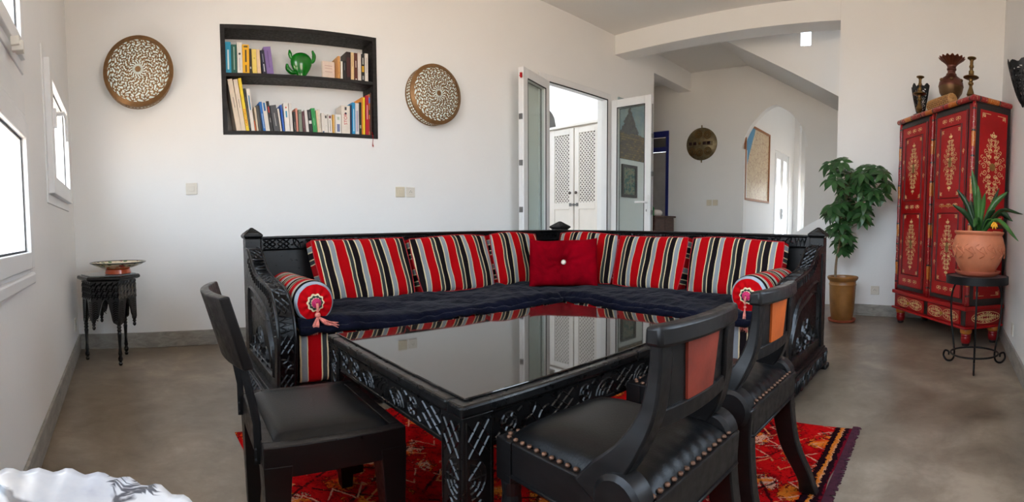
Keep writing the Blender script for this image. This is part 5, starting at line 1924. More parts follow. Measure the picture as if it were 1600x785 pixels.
MB().tube([(WW + 0.006, -0.02, 1.812), (WW + 0.006, WD - 0.004, 1.812)], 0.021, 12).build('cornice', BANDY, wd, smooth='auto')
MB().tube([(-0.012, -0.01, 1.812), (-0.012, WD - 0.004, 1.812)], 0.018, 12).build('cornice', BANDY, wd, smooth='auto')
MB().box((-0.01, 0.0, 1.80), (WW, WD - .004, 1.826)).build('lid', WRED, wd)
for x, y in ((0.045, 0.04), (WW - 0.045, 0.04), (WW - 0.045, WD - 0.045), (0.045, WD - 0.045)):
    lg = MB().lathe([(0.030, 0.022), (0.036, 0.03), (0.040, 0.060), (0.036, 0.072), (0.040, 0.080), (0.037, 0.092)], 20, T(x, y, 0)).build('leg', WRED, wd, smooth='auto')
    MB().lathe([(0.034, 0.090), (0.045, 0.100), (0.047, 0.118), (0.042, 0.132)], 20, T(x, y, 0)).build('leg_collar', WOCH, lg, smooth='auto')
    MB().lathe([(0.022, 0.0), (0.028, 0.004), (0.030, 0.022), (0.026, 0.026)], 16, T(x, y, 0.0004)).build('leg_tip', WBLK, lg, smooth='auto')


def spindle(x, y, z0_, z1_, r):
    n = 44
    prof = [(0.004, z0_)] + [(r * (0.78 + 0.22 * abs(math.sin(PI * (i / n) * 9))), z0_ + (z1_ - z0_) * i / n) for i in range(n + 1)] + [(0.004, z1_)]
    MB().lathe(prof, 12, T(x, y, 0), cap=False).build('column', BANDZ, wd, smooth=True)


for x in (0.006, 0.535, WW - 0.006):
    spindle(x, 0.006, 0.302, 1.790, 0.017 if x != 0.535 else 0.013)
spindle(0.575, 0.010, 0.302, 1.790, 0.009)


# ---- gold arabesques: ribbons laid flat on a surface
def spiral(cx, cz, r, a0, turns, flip=1, n=16):
    return [(cx + r * (1 - 0.82 * i / n) * math.cos(a0 + flip * 2 * PI * turns * i / n), cz + r * (1 - 0.82 * i / n) * math.sin(a0 + flip * 2 * PI * turns * i / n)) for i in range(n + 1)]


def arabesque(w, h, rows, seed):
    """lines (x, z) of a symmetric medallion of width w and height h, centred at the origin"""
    L = []
    r = random.Random(seed)
    env = lambda z: (w / 2) * max(0.10, (1 - (abs(z) / (h / 2)) ** 2.0) * (0.82 + 0.18 * math.cos(z / h * 4 * PI)))
    for i in range(-rows, rows + 1):
        z = h / 2 * 0.90 * i / (rows + 0.2)
        e = env(z)
        rr = min(e * 0.34, h / (rows * 4.2))
        up = 1 if z >= 0 else -1
        for s in (-1, 1):
            L.append([(s * p[0], p[1]) for p in spiral(e * 0.66, z, rr, 0.2, 1.3, up)])
            L.append([(s * p[0], p[1]) for p in spiral(e * 0.28, z + up * rr * .8, rr * .7, PI, 1.2, -up, 12)])
            L.append([(s * p[0], p[1]) for p in spiral(e * 0.30, z - up * rr * .6, rr * .5, 0.5, 1.0, up, 10)])
            L.append([(s * p[0], p[1]) for p in arc(e * 0.98 - rr * .3, z + up * rr * .9, rr * .45, -1.2, 2.2, 6)])
            L.append(arc(s * e * .45, z + up * rr * 1.3, rr * .3, 0, 2 * PI, 7))
    for s in (-1, 1):
        L.append([(0, s * h / 2), (w * .03, s * h * .465), (0, s * h * .43), (-w * .03, s * h * .465), (0, s * h / 2)])
        L.append([(-w * .08, s * h * .44), (0, s * h * .41), (w * .08, s * h * .44)])
    return L


def corner_sprig(x, z, sx, sz, q):
    return [[(x, z), (x + sx * q, z)], [(x, z), (x, z + sz * q)], arc(x + sx * q * .45, z + sz * q * .45, q * .3, 0, 2 * PI, 8), [(x + sx * q * .15, z + sz * q * .15), (x + sx * q * .8, z + sz * q * .8)]]


def flat_lines(lines, w, f, name, mat, parent):
    mb = MB()
    for pl in lines:
        ridge(mb, pl, w, 0.0012, f)
    return tag(mb.build(name, mat, parent), kind='stuff')


def frame_lines(mb, x0, x1, z0_, z1_, w, h, f): ridge(mb, [(x0, z0_), (x1, z0_), (x1, z1_), (x0, z1_)], w, h, f, True)


def door(x0, x1):
    f = lambda s, t_, h: Vector((s, -0.0125 - h, t_))
    d = MB().box((x0, -0.004, 0.318), (x1, 0.021, 1.772)).build('door', WBLK, wd, bevel=0.003)
    MB().box((x0 + 0.030, -0.0115, 0.350), (x1 - 0.030, -0.0035, 1.740)).build('door_field', WREDL, d, bevel=0.002)
    MB().box((x1 - 0.004, -0.012, 0.318), (x1 + 0.022, 0.018, 1.772)).build('door_edge', WRED, d)
    mb = MB()
    fr = lambda s, t_, h: Vector((s, -0.0116 - h, t_))
    xa, xb = x0 + 0.095, x1 - 0.095
    for za, zb_ in ((0.455, 0.985), (1.100, 1.645)):
        frame_lines(mb, xa, xb, za, zb_, 0.016, 0.009, fr)
    frame_lines(mb, x0 + 0.034, x1 - 0.034, 0.354, 1.736, 0.010, 0.006, fr)
    mb.build('panel_moulding', simple('brown_red_lacquer', C(84, 20, 18), 0.55, 0, .2, spec=0.25), d)
    cx = (x0 + x1) / 2
    L = []
    for cz in (0.722, 1.372):
        L += [[(cx + p[0], cz + p[1]) for p in pl] for pl in arabesque((xb - xa) * .66, 0.44, 5, 1)]
        for sx, sz in ((1, 1), (-1, 1), (1, -1), (-1, -1)):
            hx, hz = (xb - xa) / 2 - 0.018, 0.25
            L += corner_sprig(cx - sx * hx, cz - sz * hz, sx, sz, 0.030)
    for cz in (0.402, 1.042, 1.690):
        for dx in (-0.09, 0, 0.09):
            L += [spiral(cx + dx - 0.018, cz, 0.017, 0, 1.1), spiral(cx + dx + 0.018, cz, 0.017, PI, 1.1, -1), [(cx + dx, cz - 0.02), (cx + dx, cz + 0.02)], [(cx + dx - .014, cz), (cx + dx + .014, cz)]]
    for cz in (0.60, 0.74, 1.30, 1.44):
        for x in (x0 + 0.064, x1 - 0.064):
            L += [spiral(x, cz, 0.016, 0, 1.1), [(x, cz - .02), (x, cz + .02)]]
    flat_lines(L, 0.0037, f, 'gold_arabesque', GOLDP, d)
    for cz in (0.722, 1.372):
        MB().lathe([(0.030, 0.0), (0.028, 0.0011)], 10, T(cx, -0.0118, cz) @ R(PI / 2, 'X') @ Matrix.Diagonal((.8, 1.5, 1, 1))).build('flower_centre', GREENP, d)
    return d


door(0.035, 0.505)
dr_ = door(0.590, 1.058)
MB().box((0.700, -0.017, 1.035), (0.945, -0.0125, 1.046)).build('brass_bar', WOCH, dr_)
# drawers
for x0, x1 in ((0.055, 0.505), (0.575, 1.02)):
    d = MB().box((x0, -0.010, 0.160), (x1, 0.004, 0.262)).build('drawer', WREDL, wd, bevel=0.003)
    cx = (x0 + x1) / 2
    f = lambda s, t_, h: Vector((s, -0.0112 - h, t_))
    L = []
    for s in (-1, 1):
        c0 = cx + s * 0.105
        L += [[(c0 + p[1], 0.211 + p[0]) for p in pl] for pl in arabesque(0.082, 0.19, 3, 2)]
        L += [[(c0 + 0.105 * math.cos(a), 0.211 + 0.041 * math.sin(a)) for a in [2 * PI * i / 20 for i in range(21)]]]
    flat_lines(L, 0.0036, f, 'gold_arabesque', GOLDP, d)
    MB().lathe([(0.005, 0.0), (0.006, 0.008), (0.014, 0.014), (0.014, 0.020), (0.006, 0.024)], 14, T(cx, -0.010, 0.211) @ R(PI / 2, 'X')).build('knob', simple('gilt_knob', C(186, 140, 62), 0.3, .8), d, smooth=True)
MB().box((1.035, -0.006, 0.158), (1.088, 0.004, 0.264)).build('corner_block', WBLK, wd)
MB().box((0.515, -0.006, 0.158), (0.565, 0.004, 0.264)).build('corner_block', WBLK, wd)
# right side
fs = lambda s, t_, h: Vector((WW + 0.0045 + h, s, t_))
sd = MB().box((WW, 0.026, 0.302), (WW + 0.003, WD, 1.775)).build('side_panel', WBLK, wd)
MB().box((WW + 0.001, 0.056, 0.352), (WW + 0.0045, WD - 0.028, 0.880)).build('side_field', WREDL, sd)
MB().box((WW + 0.001, 0.056, 0.910), (WW + 0.0045, WD - 0.028, 1.742)).build('side_field', WREDL, sd)
cy0 = (0.056 + WD - 0.028) / 2
L = [[(cy0 + p[0], 1.335 + p[1]) for p in pl] for pl in arabesque(0.25, 0.52, 5, 3)]
L += [[(cy0 + p[0], 0.60 + p[1]) for p in pl] for pl in arabesque(0.20, 0.32, 4, 3)]
for z0_, z1_ in ((0.375, 0.858), (0.935, 1.718)):
    for y, sy in ((0.078, 1), (WD - 0.05, -1)):
        L += corner_sprig(y, z0_, sy, 1, 0.034) + corner_sprig(y, z1_, sy, -1, 0.034)
        L += [[(y, z1_), (y + sy * 0.075, z1_)], [(y, z0_), (y + sy * .075, z0_)]]
flat_lines(L, 0.0042, fs, 'gold_arabesque', GOLDP, sd)
MB().lathe([(0.030, 0), (0.028, 0.0011)], 10, T(WW + 0.0048, cy0, 1.335) @ R(PI / 2, 'Y')).build('flower_centre', GREENP, sd)
L = [[(cy0 + p[1], 0.211 + p[0]) for p in pl] for pl in arabesque(0.080, 0.25, 5, 2)]
L += [[(cy0 + 0.135 * math.cos(a), 0.211 + 0.043 * math.sin(a)) for a in [2 * PI * i / 24 for i in range(25)]]]
flat_lines(L, 0.0045, lambda s, t_, h: Vector((WW + 0.0036 + h, s, t_)), 'gold_arabesque', GOLDP, wd)
# things on top of the wardrobe
WT = T(4.505, 0.354, 0) @ R(WA, 'Z')
ZW = 1.8335


def on_top(x, y, z=ZW): return tuple(WT @ Vector((x, y, z)))


def candlestick(label, loc, s=1.0):
    t = thing('candlestick', label, 'candlestick', loc, 0, 'brass candlesticks on the wardrobe')
    MB().lathe([(0.052, 0.0), (0.050, 0.012), (0.030, 0.022)], 24, Matrix.Scale(s, 4)).build('base', IRON, t, smooth='auto')
    MB().lathe([(0.018, 0.020), (0.012, 0.032), (0.020, 0.045), (0.030, 0.062), (0.026, 0.080), (0.014, 0.115), (0.012, 0.130), (0.020, 0.140), (0.021, 0.152), (0.013, 0.160), (0.017, 0.170), (0.017, 0.180), (0.012, 0.188)], 20, Matrix.Scale(s, 4)).build('stem', BRASS, t, smooth='auto')
    MB().lathe([(0.012, 0.186), (0.040, 0.182), (0.060, 0.192), (0.060, 0.196), (0.040, 0.193), (0.012, 0.197)], 28, Matrix.Scale(s, 4)).build('drip_tray', BRASS, t, smooth='auto')
    MB().lathe([(0.012, 0.195), (0.013, 0.210), (0.020, 0.216), (0.021, 0.240), (0.013, 0.248), (0.012, 0.262), (0.018, 0.270), (0.018, 0.280), (0.013, 0.288), (0.013, 0.318), (0.020, 0.328), (0.034, 0.336), (0.034, 0.342), (0.016, 0.342), (0.014, 0.320)], 20, Matrix.Scale(s, 4)).build('candle_cup', BRASS, t, smooth='auto')
    return t


candlestick('tall brass candlestick near the right corner of the wardrobe top', on_top(0.880, 0.115))
candlestick('brass candlestick in front of the black pierced sconce on the wardrobe', on_top(0.222, 0.054))
vs_ = thing('copper_vase', 'round-bellied copper vase with a fluted flaring lip on the wardrobe', 'vase', on_top(0.492, 0.195))
MB().lathe([(0.060, 0.0), (0.062, 0.02), (0.045, 0.06), (0.044, 0.10), (0.070, 0.130), (0.096, 0.170), (0.105, 0.215)], 36).build('belly', simple('brown_copper', C(112, 84, 56), 0.4, 0.75, .3, 12), vs_, smooth='auto')
MB().lathe([(0.105, 0.214), (0.107, 0.220), (0.105, 0.228), (0.100, 0.255), (0.080, 0.285), (0.052, 0.305), (0.044, 0.318), (0.044, 0.325), (0.034, 0.330), (0.033, 0.352), (0.040, 0.360), (0.040, 0.372), (0.036, 0.378), (0.040, 0.395)], 36, cap=False).build('shoulder', COPPER, vs_, smooth='auto')
MB().grid(lambda u, v: ((0.040 + 0.068 * v ** 1.3) * (1 + 0.05 * v * math.cos(32 * PI * u)) * math.cos(2 * PI * u), (0.040 + 0.068 * v ** 1.3) * (1 + 0.05 * v * math.cos(32 * PI * u)) * math.sin(2 * PI * u), 0.394 + 0.060 * v + 0.006 * v * math.cos(32 * PI * u)), 128, 10).build('fluted_lip', simple('red_copper', C(116, 64, 44), 0.4, 0.7, .3, 12), vs_, smooth=True, solid=0.003)
mb = MB()
for i in range(6):
    a = i * PI / 3
    mb.ball((0.092 * math.cos(a), 0.092 * math.sin(a), 0.262), (0.018, 0.018, 0.016), 10)
tag(mb.build('boss', simple('brown_copper', C(112, 84, 56)), vs_, smooth=True), kind='stuff')
# wicker roll lying along the front edge
WICK = simple('wicker', C(186, 138, 82), 0.6, 0, 0.25, 60)
WICKD = simple('brown_wicker', C(128, 74, 44), 0.6, 0, 0.25, 60)
bs = thing('wicker_basket', 'long woven wicker basket lying on the wardrobe in front of the vase', 'basket', on_top(0.560, 0.062), WA)
mb = MB()
for k in range(20):
    a = 2 * PI * k / 20
    mb.tube([((-0.155 + 0.31 * i / 30), (0.044 - 0.003 * (i / 30)) * math.cos(a) * (1 + (.05 if (i + k) % 2 else -.03)), 0.050 + 0.044 * math.sin(a) * (1 + (.05 if (i + k) % 2 else -.03))) for i in range(31)], 0.0065, 5)
tag(mb.build('weave', WICK, bs, smooth=True), kind='stuff')
mb = MB()
for i in range(11):
    x = -0.147 + 0.0294 * i
    mb.tube([(x, 0.0432 * math.cos(q), 0.050 + 0.0432 * math.sin(q)) for q in [2 * PI * j / 24 for j in range(25)]], 0.0062, 5)
tag(mb.build('hoop', WICKD, bs, smooth=True), kind='stuff')
for x in (-0.156, 0.156):
    mb = MB()
    mb.tube([(x, (0.042 - 0.037 * j / 80) * math.cos(PI * j / 8), 0.050 + (0.042 - 0.037 * j / 80) * math.sin(PI * j / 8)) for j in range(81)], 0.0065, 5)
    mb.build('end_coil', WICK, bs, smooth=True)


# pierced black sconces: half shells with a crested top and a pointed foot
def sconce(name, label, loc, rz, Rr, Hh, Dp, group):
    """local y = 0 is the wall plane, the shell bulges towards -y, foot at z = 0"""
    t = thing(name, label, 'sconce', loc, rz, group)
    def crest(a):
        q = a / PI
        best = 0
        for c, h, w in ((0.5, 0.075, 0.10), (0.30, 0.03, 0.09), (0.70, 0.03, 0.09), (0.08, 0.045, 0.08), (0.92, 0.045, 0.08)):
            best = max(best, h * max(0, 1 - (abs(q - c) / w) ** 1.6))
        return 0.885 + best * 1.4
    def rad(v): return Rr * (0.06 + 0.94 * min(1, v / 0.92) ** 0.62)
    NU, NV = 96, 84
    P = lambda u, v: (rad(v) * math.cos(PI * u), -Dp / Rr * rad(v) * math.sin(PI * u) - 0.003, 0.05 * Hh + Hh * .95 * v)
    def keep(u, v):
        a = PI * u
        if v > crest(a): return False
        if v > 0.80 or v < 0.16: return True
        if u < 0.05 or u > 0.95 or 0.31 < u < 0.345 or 0.655 < u < 0.69: return True
        k = (u * 3) % 1.0
        cx, cz = k - 0.5, (v - 0.48) / 0.30
        r = math.hypot(cx * 1.6, cz * .8)
        an = math.atan2(cz, cx * 1.6)
        if r < 0.10: return False
        f = math.sin(20 * r) * math.cos(8 * an + 2 * math.sin(9 * r))
        return f < 0.42
    MB().grid(P, NU, NV, None, keep).build('pierced_shell', IRON, t, solid=0.003)
    mb = MB()
    for u in (0.0, 1 / 3, 2 / 3, 1.0):
        mb.tube([P(u, v) for v in [0.0 + 0.90 * i / 20 for i in range(21)]], 0.0045 if u in (0.0, 1.0) else 0.003, 6)
    mb.build('rib', IRON, t, smooth=True)
    mb = MB().ball((0, -0.010, 0.028 * Hh / .36), (0.013, 0.013, 0.016), 10)
    mb.ball((0, -0.010, 0.010), (0.008, 0.008, 0.009), 8)
    mb.build('foot_knob', IRON, t, smooth=True)
    return t


sconce('pierced_sconce', 'black pierced metal sconce fixed high on the right-hand wall', (3.16, wf(3.16), 1.655), AF + PI, 0.098, 0.300, 0.115, 'black pierced metal sconces')
sconce('pierced_sconce', 'black pierced metal sconce standing on the wardrobe behind a candlestick', on_top(0.030, 0.195, 1.8275), WA, 0.122, 0.350, 0.090, 'black pierced metal sconces')

# ------------------------------------------------------------------ iron plant stand, saucer, potted plant
SX, SY = 3.085, -0.268
ps = thing('plant_stand', 'round black wrought-iron plant stand by the right-hand wall', 'stand', (SX, SY, 0.0))
MB().lathe([(0.186, 0.558), (0.186, 0.574)], 48).build('top', simple('dark_stone_top', C(92, 74, 70), 0.5, 0, .3, 14), ps)
MB().lathe([(0.186, 0.528), (0.196, 0.528), (0.196, 0.576), (0.187, 0.576), (0.187, 0.530)], 48, cap=False).build('rim', IRON, ps, smooth='auto')
MB().tube([(0.150 * math.cos(q), 0.150 * math.sin(q), 0.088) for q in [2 * PI * j / 40 for j in range(41)]], 0.006, 6).build('ring', IRON, ps, smooth=True)
az = math.atan2(SY, SX)
for k, a in enumerate((az + PI, az + PI + 2.094, az + PI - 2.094)):
    c, s_ = math.cos(a), math.sin(a)
    path = bez([(0.150 * c, 0.150 * s_, 0.535), (0.184 * c, 0.184 * s_, 0.45), (0.186 * c, 0.186 * s_, 0.33), (0.166 * c, 0.166 * s_, 0.20), (0.150 * c, 0.150 * s_, 0.09), (0.165 * c, 0.165 * s_, 0.045), (0.205 * c, 0.205 * s_, 0.035), (0.232 * c, 0.232 * s_, 0.060), (0.222 * c, 0.222 * s_, 0.092), (0.195 * c, 0.195 * s_, 0.090), (0.192 * c, 0.192 * s_, 0.070)], 7)
    zmin = min(p.z for p in path)
    path = [Vector((p.x, p.y, 0.0065 + (p.z - zmin) * (0.535 - 0.0065) / (0.535 - zmin))) for p in path]
    MB().tube(path, 0.0065, 7).build('leg', IRON, ps, smooth=True)
sa = thing('plant_saucer', 'terracotta saucer under the pot on the iron stand', 'saucer', (SX, SY, 0.5755))
MB().lathe([(0.108, 0.0), (0.128, 0.010), (0.143, 0.028), (0.143, 0.033), (0.134, 0.032), (0.118, 0.014), (0.01, 0.012)], 40).build('dish', TERRAR, sa, smooth='auto')
pp = thing('potted_plant', 'terracotta pot of long strap leaves and a yellow bloom on the iron stand', 'plant', (SX, SY, 0.5895))
MB().lathe([(0.088, 0.0), (0.104, 0.010), (0.140, 0.075), (0.162, 0.135), (0.165, 0.175), (0.150, 0.225), (0.141, 0.240), (0.150, 0.246), (0.155, 0.256), (0.153, 0.264), (0.140, 0.264), (0.134, 0.245), (0.145, 0.20)], 48).build('pot', TERRA, pp, smooth='auto')
mb = MB()
for a0 in range(7):
    a = az + PI - 1.2 + a0 * 0.42
    rr = lambda z: 0.1645 if z > .12 else 0.150
    mb.tube([(rr(0.12 + .07 * i / 6) * math.cos(a + 0.18 * math.sin(i)), rr(.15) * math.sin(a + 0.18 * math.sin(i)), 0.10 + 0.085 * i / 6) for i in range(7)], 0.0035, 5)
    mb.tube([(0.1645 * math.cos(a + .05 * i), 0.1645 * math.sin(a + 0.05 * i), 0.150 + 0.02 * math.sin(i * .9)) for i in range(6)], 0.003, 5)
mb.build('leaf_relief', TERRA, pp, smooth=True)
MB().lathe([(0.136, 0.0), (0.02, 0.012)], 32, T(0, 0, 0.235)).build('soil', SOIL, pp)


def m_leaf(name, c0, c1, rough=0.32):
    k = NT(name)
    c = k.ramp(k.noise(k.coord(), 9, 3), [(0.3, c0), (0.7, c1)])
    b = k.n('BsdfPrincipled')
    k.l(c, b.inputs['Base Color'])
    b.inputs['Roughness'].default_value = rough
    t = k.n('BsdfTranslucent')
    k.l(c, t.inputs[0])
    mx = k.n('MixShader')
    mx.inputs[0].default_value = 0.15
    k.l(b.outputs[0], mx.inputs[1])
    k.l(t.outputs[0], mx.inputs[2])
    k.l(mx.outputs[0], k.out.inputs[0])
    return k.m


STRAP = m_leaf('strap_leaf_green', C(44, 84, 36), C(74, 124, 52))
STRAPD = m_leaf('strap_leaf_dark', C(24, 50, 28), C(40, 72, 36))
SCHEF = m_leaf('umbrella_leaf_green', C(32, 66, 36), C(62, 104, 54), 0.28)


def strap(base, mid, tip, w, mat, parent):
    p = bez([base, mid, tip], 9)
    n = len(p)
    V, F = [], []
    for i, q in enumerate(p):
        f = i / (n - 1)
        tg = (p[min(i + 1, n - 1)] - p[max(i - 1, 0)]).normalized()
        sd_ = tg.cross(Vector((math.cos(az), math.sin(az), 0.25))).normalized()
        nr = sd_.cross(tg)
        ww = w * (0.55 + 0.45 * math.sin(min(1, f * 1.5) * PI / 2)) * (1 - max(0, (f - 0.55) / 0.45) ** 2.2) + 0.0008
        V += [q - sd_ * ww + nr * ww * .25, q - nr * ww * .12, q + sd_ * ww + nr * ww * .25]
    for i in range(n - 1):
        for k in (0, 1):
            F.append((3 * i + k, 3 * i + k + 1, 3 * i + 4 + k, 3 * i + 3 + k))
    return MB().add(V, F).build('leaf', mat, parent, smooth=True, solid=0.0015)


# side (towards the wall is -y) and height offsets read from the plant's own shape
B0 = 0.245
for (ym, zm, yt, zt, xo, w, mt) in (
        (0.030, 0.48, 0.062, 0.640, -.01, .019, STRAP), (0.012, 0.42, 0.022, 0.545, -.03, .019, STRAP), (-0.012, 0.40, -0.022, 0.500, -.04, .015, STRAP),
        (-0.075, 0.42, -0.170, 0.520, -.02, .019, STRAP), (0.080, 0.42, 0.150, 0.520, .01, .015, STRAPD), (0.085, 0.36, 0.175, 0.420, -.05, .016, STRAPD),
        (-0.060, 0.38, -0.120, 0.545, .05, .015, STRAPD), (-0.110, 0.375, -0.185, 0.330, -.15, .018, STRAPD), (-0.09, 0.33, -0.19, 0.215, -.36, .014, STRAP),
        (-0.10, 0.385, -0.20, 0.365, -.40, .011, STRAPD), (0.020, 0.33, 0.048, 0.285, -.16, .019, STRAP), (-0.05, 0.36, -0.085, 0.40, -.10, .016, STRAPD), (0.04, .36, .06, .46, .05, .014, STRAPD)):
    strap((0.010 * xo, 0.15 * ym, B0), (0.45 * xo, ym, zm), (xo, yt, zt), w, mt, pp)
mb = MB()
q = random.Random(5)
fc = Vector((-0.135, -0.075, 0.318))
for i in range(6):
    a = i * PI / 3
    mb.tube([fc, fc + Vector((-0.012, 0.012 * math.cos(a), -0.014 + 0.010 * math.sin(a))), fc + Vector((-0.016, 0.020 * math.cos(a), -0.028 + 0.013 * math.sin(a)))], [0.006, 0.008, 0.002], 6)
mb.build('flower', simple('yellow_orange_petal', C(236, 164, 30), 0.5), pp, smooth=True)
MB().tube(bez([(-0.01, -0.01, B0), (-0.07, -0.035, 0.33), (-0.125, -0.068, 0.335), tuple(fc)], 5), 0.004, 6).build('flower_stem', STRAP, pp, smooth=True)

# ------------------------------------------------------------------ umbrella tree in the big pot
GX, GY = 4.385, 0.822
OCHRE = simple('ochre_glazed_clay', C(150, 104, 54), 0.38, 0, 0.3, 7, coat=0.15)
s2 = thing('plant_saucer', 'terracotta saucer under the big ochre pot by the white wall', 'saucer', (GX, GY, 0.0005))
MB().lathe([(0.090, 0.0), (0.118, 0.006), (0.130, 0.026), (0.124, 0.027), (0.112, 0.012), (0.01, 0.010)], 40).build('dish', TERRAR, s2, smooth='auto')
ut = thing('umbrella_tree', 'umbrella tree in a big ochre clay pot beside the wardrobe', 'plant', (GX, GY, 0.0125))
MB().lathe([(0.082, 0.0), (0.098, 0.02), (0.110, 0.10), (0.118, 0.22), (0.121, 0.315), (0.126, 0.325), (0.121, 0.335), (0.121, 0.355), (0.138, 0.375), (0.142, 0.390), (0.134, 0.398), (0.116, 0.390), (0.110, 0.36), (0.10, 0.30)], 44).build('pot', OCHRE, ut, smooth='auto')
MB().lathe([(0.112, 0.0), (0.02, 0.012)], 28, T(0, 0, 0.345)).build('soil', SOIL, ut)
# (y, z) offsets: +y is left in the photograph
trunk = bez([(0.0, 0.07, 0.35), (-.01, 0.065, 0.50), (-.01, 0.05, 0.62), (0.0, 0.02, 0.80), (0.02, 0.0, 1.0), (0.0, -0.02, 1.20)], 6)
mb = MB().tube(trunk, [0.013 - 0.008 * i / len(trunk) for i in range(len(trunk))], 8)
mb.build('trunk', BARK, ut, smooth=True)
q = random.Random(12)


def rosette(seed):
    r = random.Random(seed)
    mb = MB()
    n = r.choice((6, 7, 7, 8))
    for i in range(n):
        a = 2 * PI * i / n + r.uniform(-.15, .15)
        L = r.uniform(0.085, 0.108)
        w = L * r.uniform(0.23, 0.27)
        dr = r.uniform(0.25, 0.60)
        V, F = [], []
        m = 6
        for k in range(m + 1):
            f = k / m
            d = 0.012 + L * f
            z = -dr * L * f * f * 0.9 - 0.006 * f
            ww = w * math.sin(PI * (0.06 + 0.90 * f) ** 0.9) if k < m else 0.001
            ww = max(0.001, ww)
            for s, up in ((-1, .28), (0, 0), (1, .28)):
                V.append((d * math.cos(a) - s * ww * math.sin(a), d * math.sin(a) + s * ww * math.cos(a), z + up * ww))
        for k in range(m):
            for s in (0, 1):
                F.append((3 * k + s, 3 * k + s + 1, 3 * k + 4 + s, 3 * k + 3 + s))
        mb.add(V, F)
    me = mb.build('leaf', SCHEF, ut, smooth=True)
    return me


protos = [rosette(i) for i in range(5)]
br = MB()
count = 0
for (cy_, cz, ry, rz_, n) in ((-0.25, 1.21, 0.16, 0.17, 21), (0.06, 1.32, 0.13, 0.11, 11), (-0.08, 1.16, 0.15, 0.17, 13), (0.02, 1.01, 0.13, 0.16, 13), (-0.12, 0.96, 0.10, 0.10, 7), (0.04, 0.74, 0.10, 0.14, 12), (-0.03, 0.70, 0.07, 0.08, 4)):
    for i in range(n):
        a, rr = q.uniform(0, 2 * PI), math.sqrt(q.uniform(0.05, 1))
        y, z = cy_ + ry * rr * math.cos(a), cz + rz_ * rr * math.sin(a)
        y = max(y, -0.385)
        x = q.uniform(-0.20, 0.16) * (0.6 if z < .9 else 1)
        if y < -0.25:
            x = min(x, 0.02)
        o = protos[count] if count < 5 else protos[count % 5].copy()
        if count >= 5:
            COL.objects.link(o)
            o.parent = ut
        p = Vector((x, y, z))
        # faces up, outwards and towards the light from the room
        out = Vector((-0.55 + x * .8, (y - cy_) * 2.0 + (cy_ - 0.0) * .4, 0.75 + q.uniform(-.25, .25))).normalized()
        o.location = p
        o.rotation_mode = 'QUATERNION'
        o.rotation_quaternion = out.to_track_quat('Z', 'Y') @ Euler((0, 0, q.uniform(0, 6.28))).to_quaternion()
        sc = q.uniform(0.75, 1.05) * (0.90 if z < 0.85 else 1.05)
        o.scale = (sc, sc, sc)
        tz = max(0.55, min(1.19, z - 0.10))
        b = min(trunk, key=lambda t_: abs(t_.z - tz))
        br.tube(bez([b, b.lerp(p, 0.55) + Vector((0, 0, -0.015)), p], 3), [0.0035, 0.003, .0028, 0.0026, 0.0024, 0.0022, .002], 4)
        count += 1
br.build('branch', simple('green_brown_stem', C(96, 92, 56), 0.7), ut, smooth=True)

# ------------------------------------------------------------------ things in the hall
sd_ = thing('wall_shield', 'round dark brass shield hung on the hall wall left of the arch', 'shield', (XH, 3.412, 2.048), -PI / 2)
MB().lathe([(0.254, 0.004), (0.256, 0.012), (0.235, 0.030), (0.17, 0.058), (0.08, 0.074), (0.004, 0.078)], 48, R(PI / 2, 'X') @ Matrix.Diagonal((1, .94, 1, 1))).build('disc', BRASSD, sd_, smooth='auto')
MB().box((-0.20, -0.072, -0.034), (0.20, -0.045, 0.034)).build('band', BRASSD, sd_, bevel=0.006)
for x in (-0.155, -0.08, 0.075, 0.15):
    MB().box((x - 0.026, -0.078, -0.022), (x + 0.026, -0.070, 0.022)).build('red_inset', simple('dark_red_stone', C(44, 12, 14), 0.25), sd_, bevel=0.003)
MB().lathe([(0.026, 0.0), (0.020, 0.012), (0.004, 0.016)], 14, T(0, -0.070, 0) @ R(PI / 2, 'X')).build('boss', BRASS, sd_, smooth=True)
for x, z in ((-0.02, 0.135), (0.0, -0.135), (0.13, -0.115), (-0.13, -.115), (.12, .12)):
    mb = MB()
    for r_ in (0.052, 0.028):
        y = -0.086 + 0.9 * (x * x + z * z)
        mb.tube([(x + r_ * math.cos(a), y - .006, z + r_ * math.sin(a)) for a in [2 * PI * j / 20 for j in range(21)]], 0.009, 6)
    mb.build('embossed_ring', BRASS, sd_, smooth=True)
for z in (0.23, -0.275):
    MB().tube([(0, -0.012, z), (0, -0.012, z + 0.046)], 0.010, 8).build('lug', BRASSD, sd_)


def m_map():
    k = NT('printed_map')
    v = k.coord()
    s_ = k.n('SeparateXYZ')
    k.l(v, s_.inputs[0])
    n = k.noise(v, 9, 5, 0.6)
    land = k.ramp(n, [(0.3, C(196, 172, 136)), (0.6, C(214, 196, 164)), (0.75, C(202, 170, 120))])
    vo = k.n('TexVoronoi', feature='DISTANCE_TO_EDGE')
    vo.inputs['Scale'].default_value = 14
    k.l(k.mix(0.05, v, k.n('TexNoise').outputs[1]), vo.inputs['Vector'])
    rd = k.ramp(vo.outputs[0], [(0.0, (1, 1, 1, 1)), (0.02, (1, 1, 1, 1)), (0.05, (0, 0, 0, 1)), (1, (0, 0, 0, 1))])
    land = k.mix(k.math('MULTIPLY', rd, 0.6), land, C(150, 84, 60))
    coast = k.math('ADD', k.math('SUBTRACT', k.math('MULTIPLY', s_.outputs[2], 0.56), s_.outputs[0]), k.math('MULTIPLY', n, 0.06))
    sea = k.ramp(coast, [(0.0, (0, 0, 0, 1)), (0.445, (0, 0, 0, 1)), (0.45, (1, 1, 1, 1))])
    return k.pbr(k.mix(sea, land, C(64, 140, 184)), 0.35, 0)


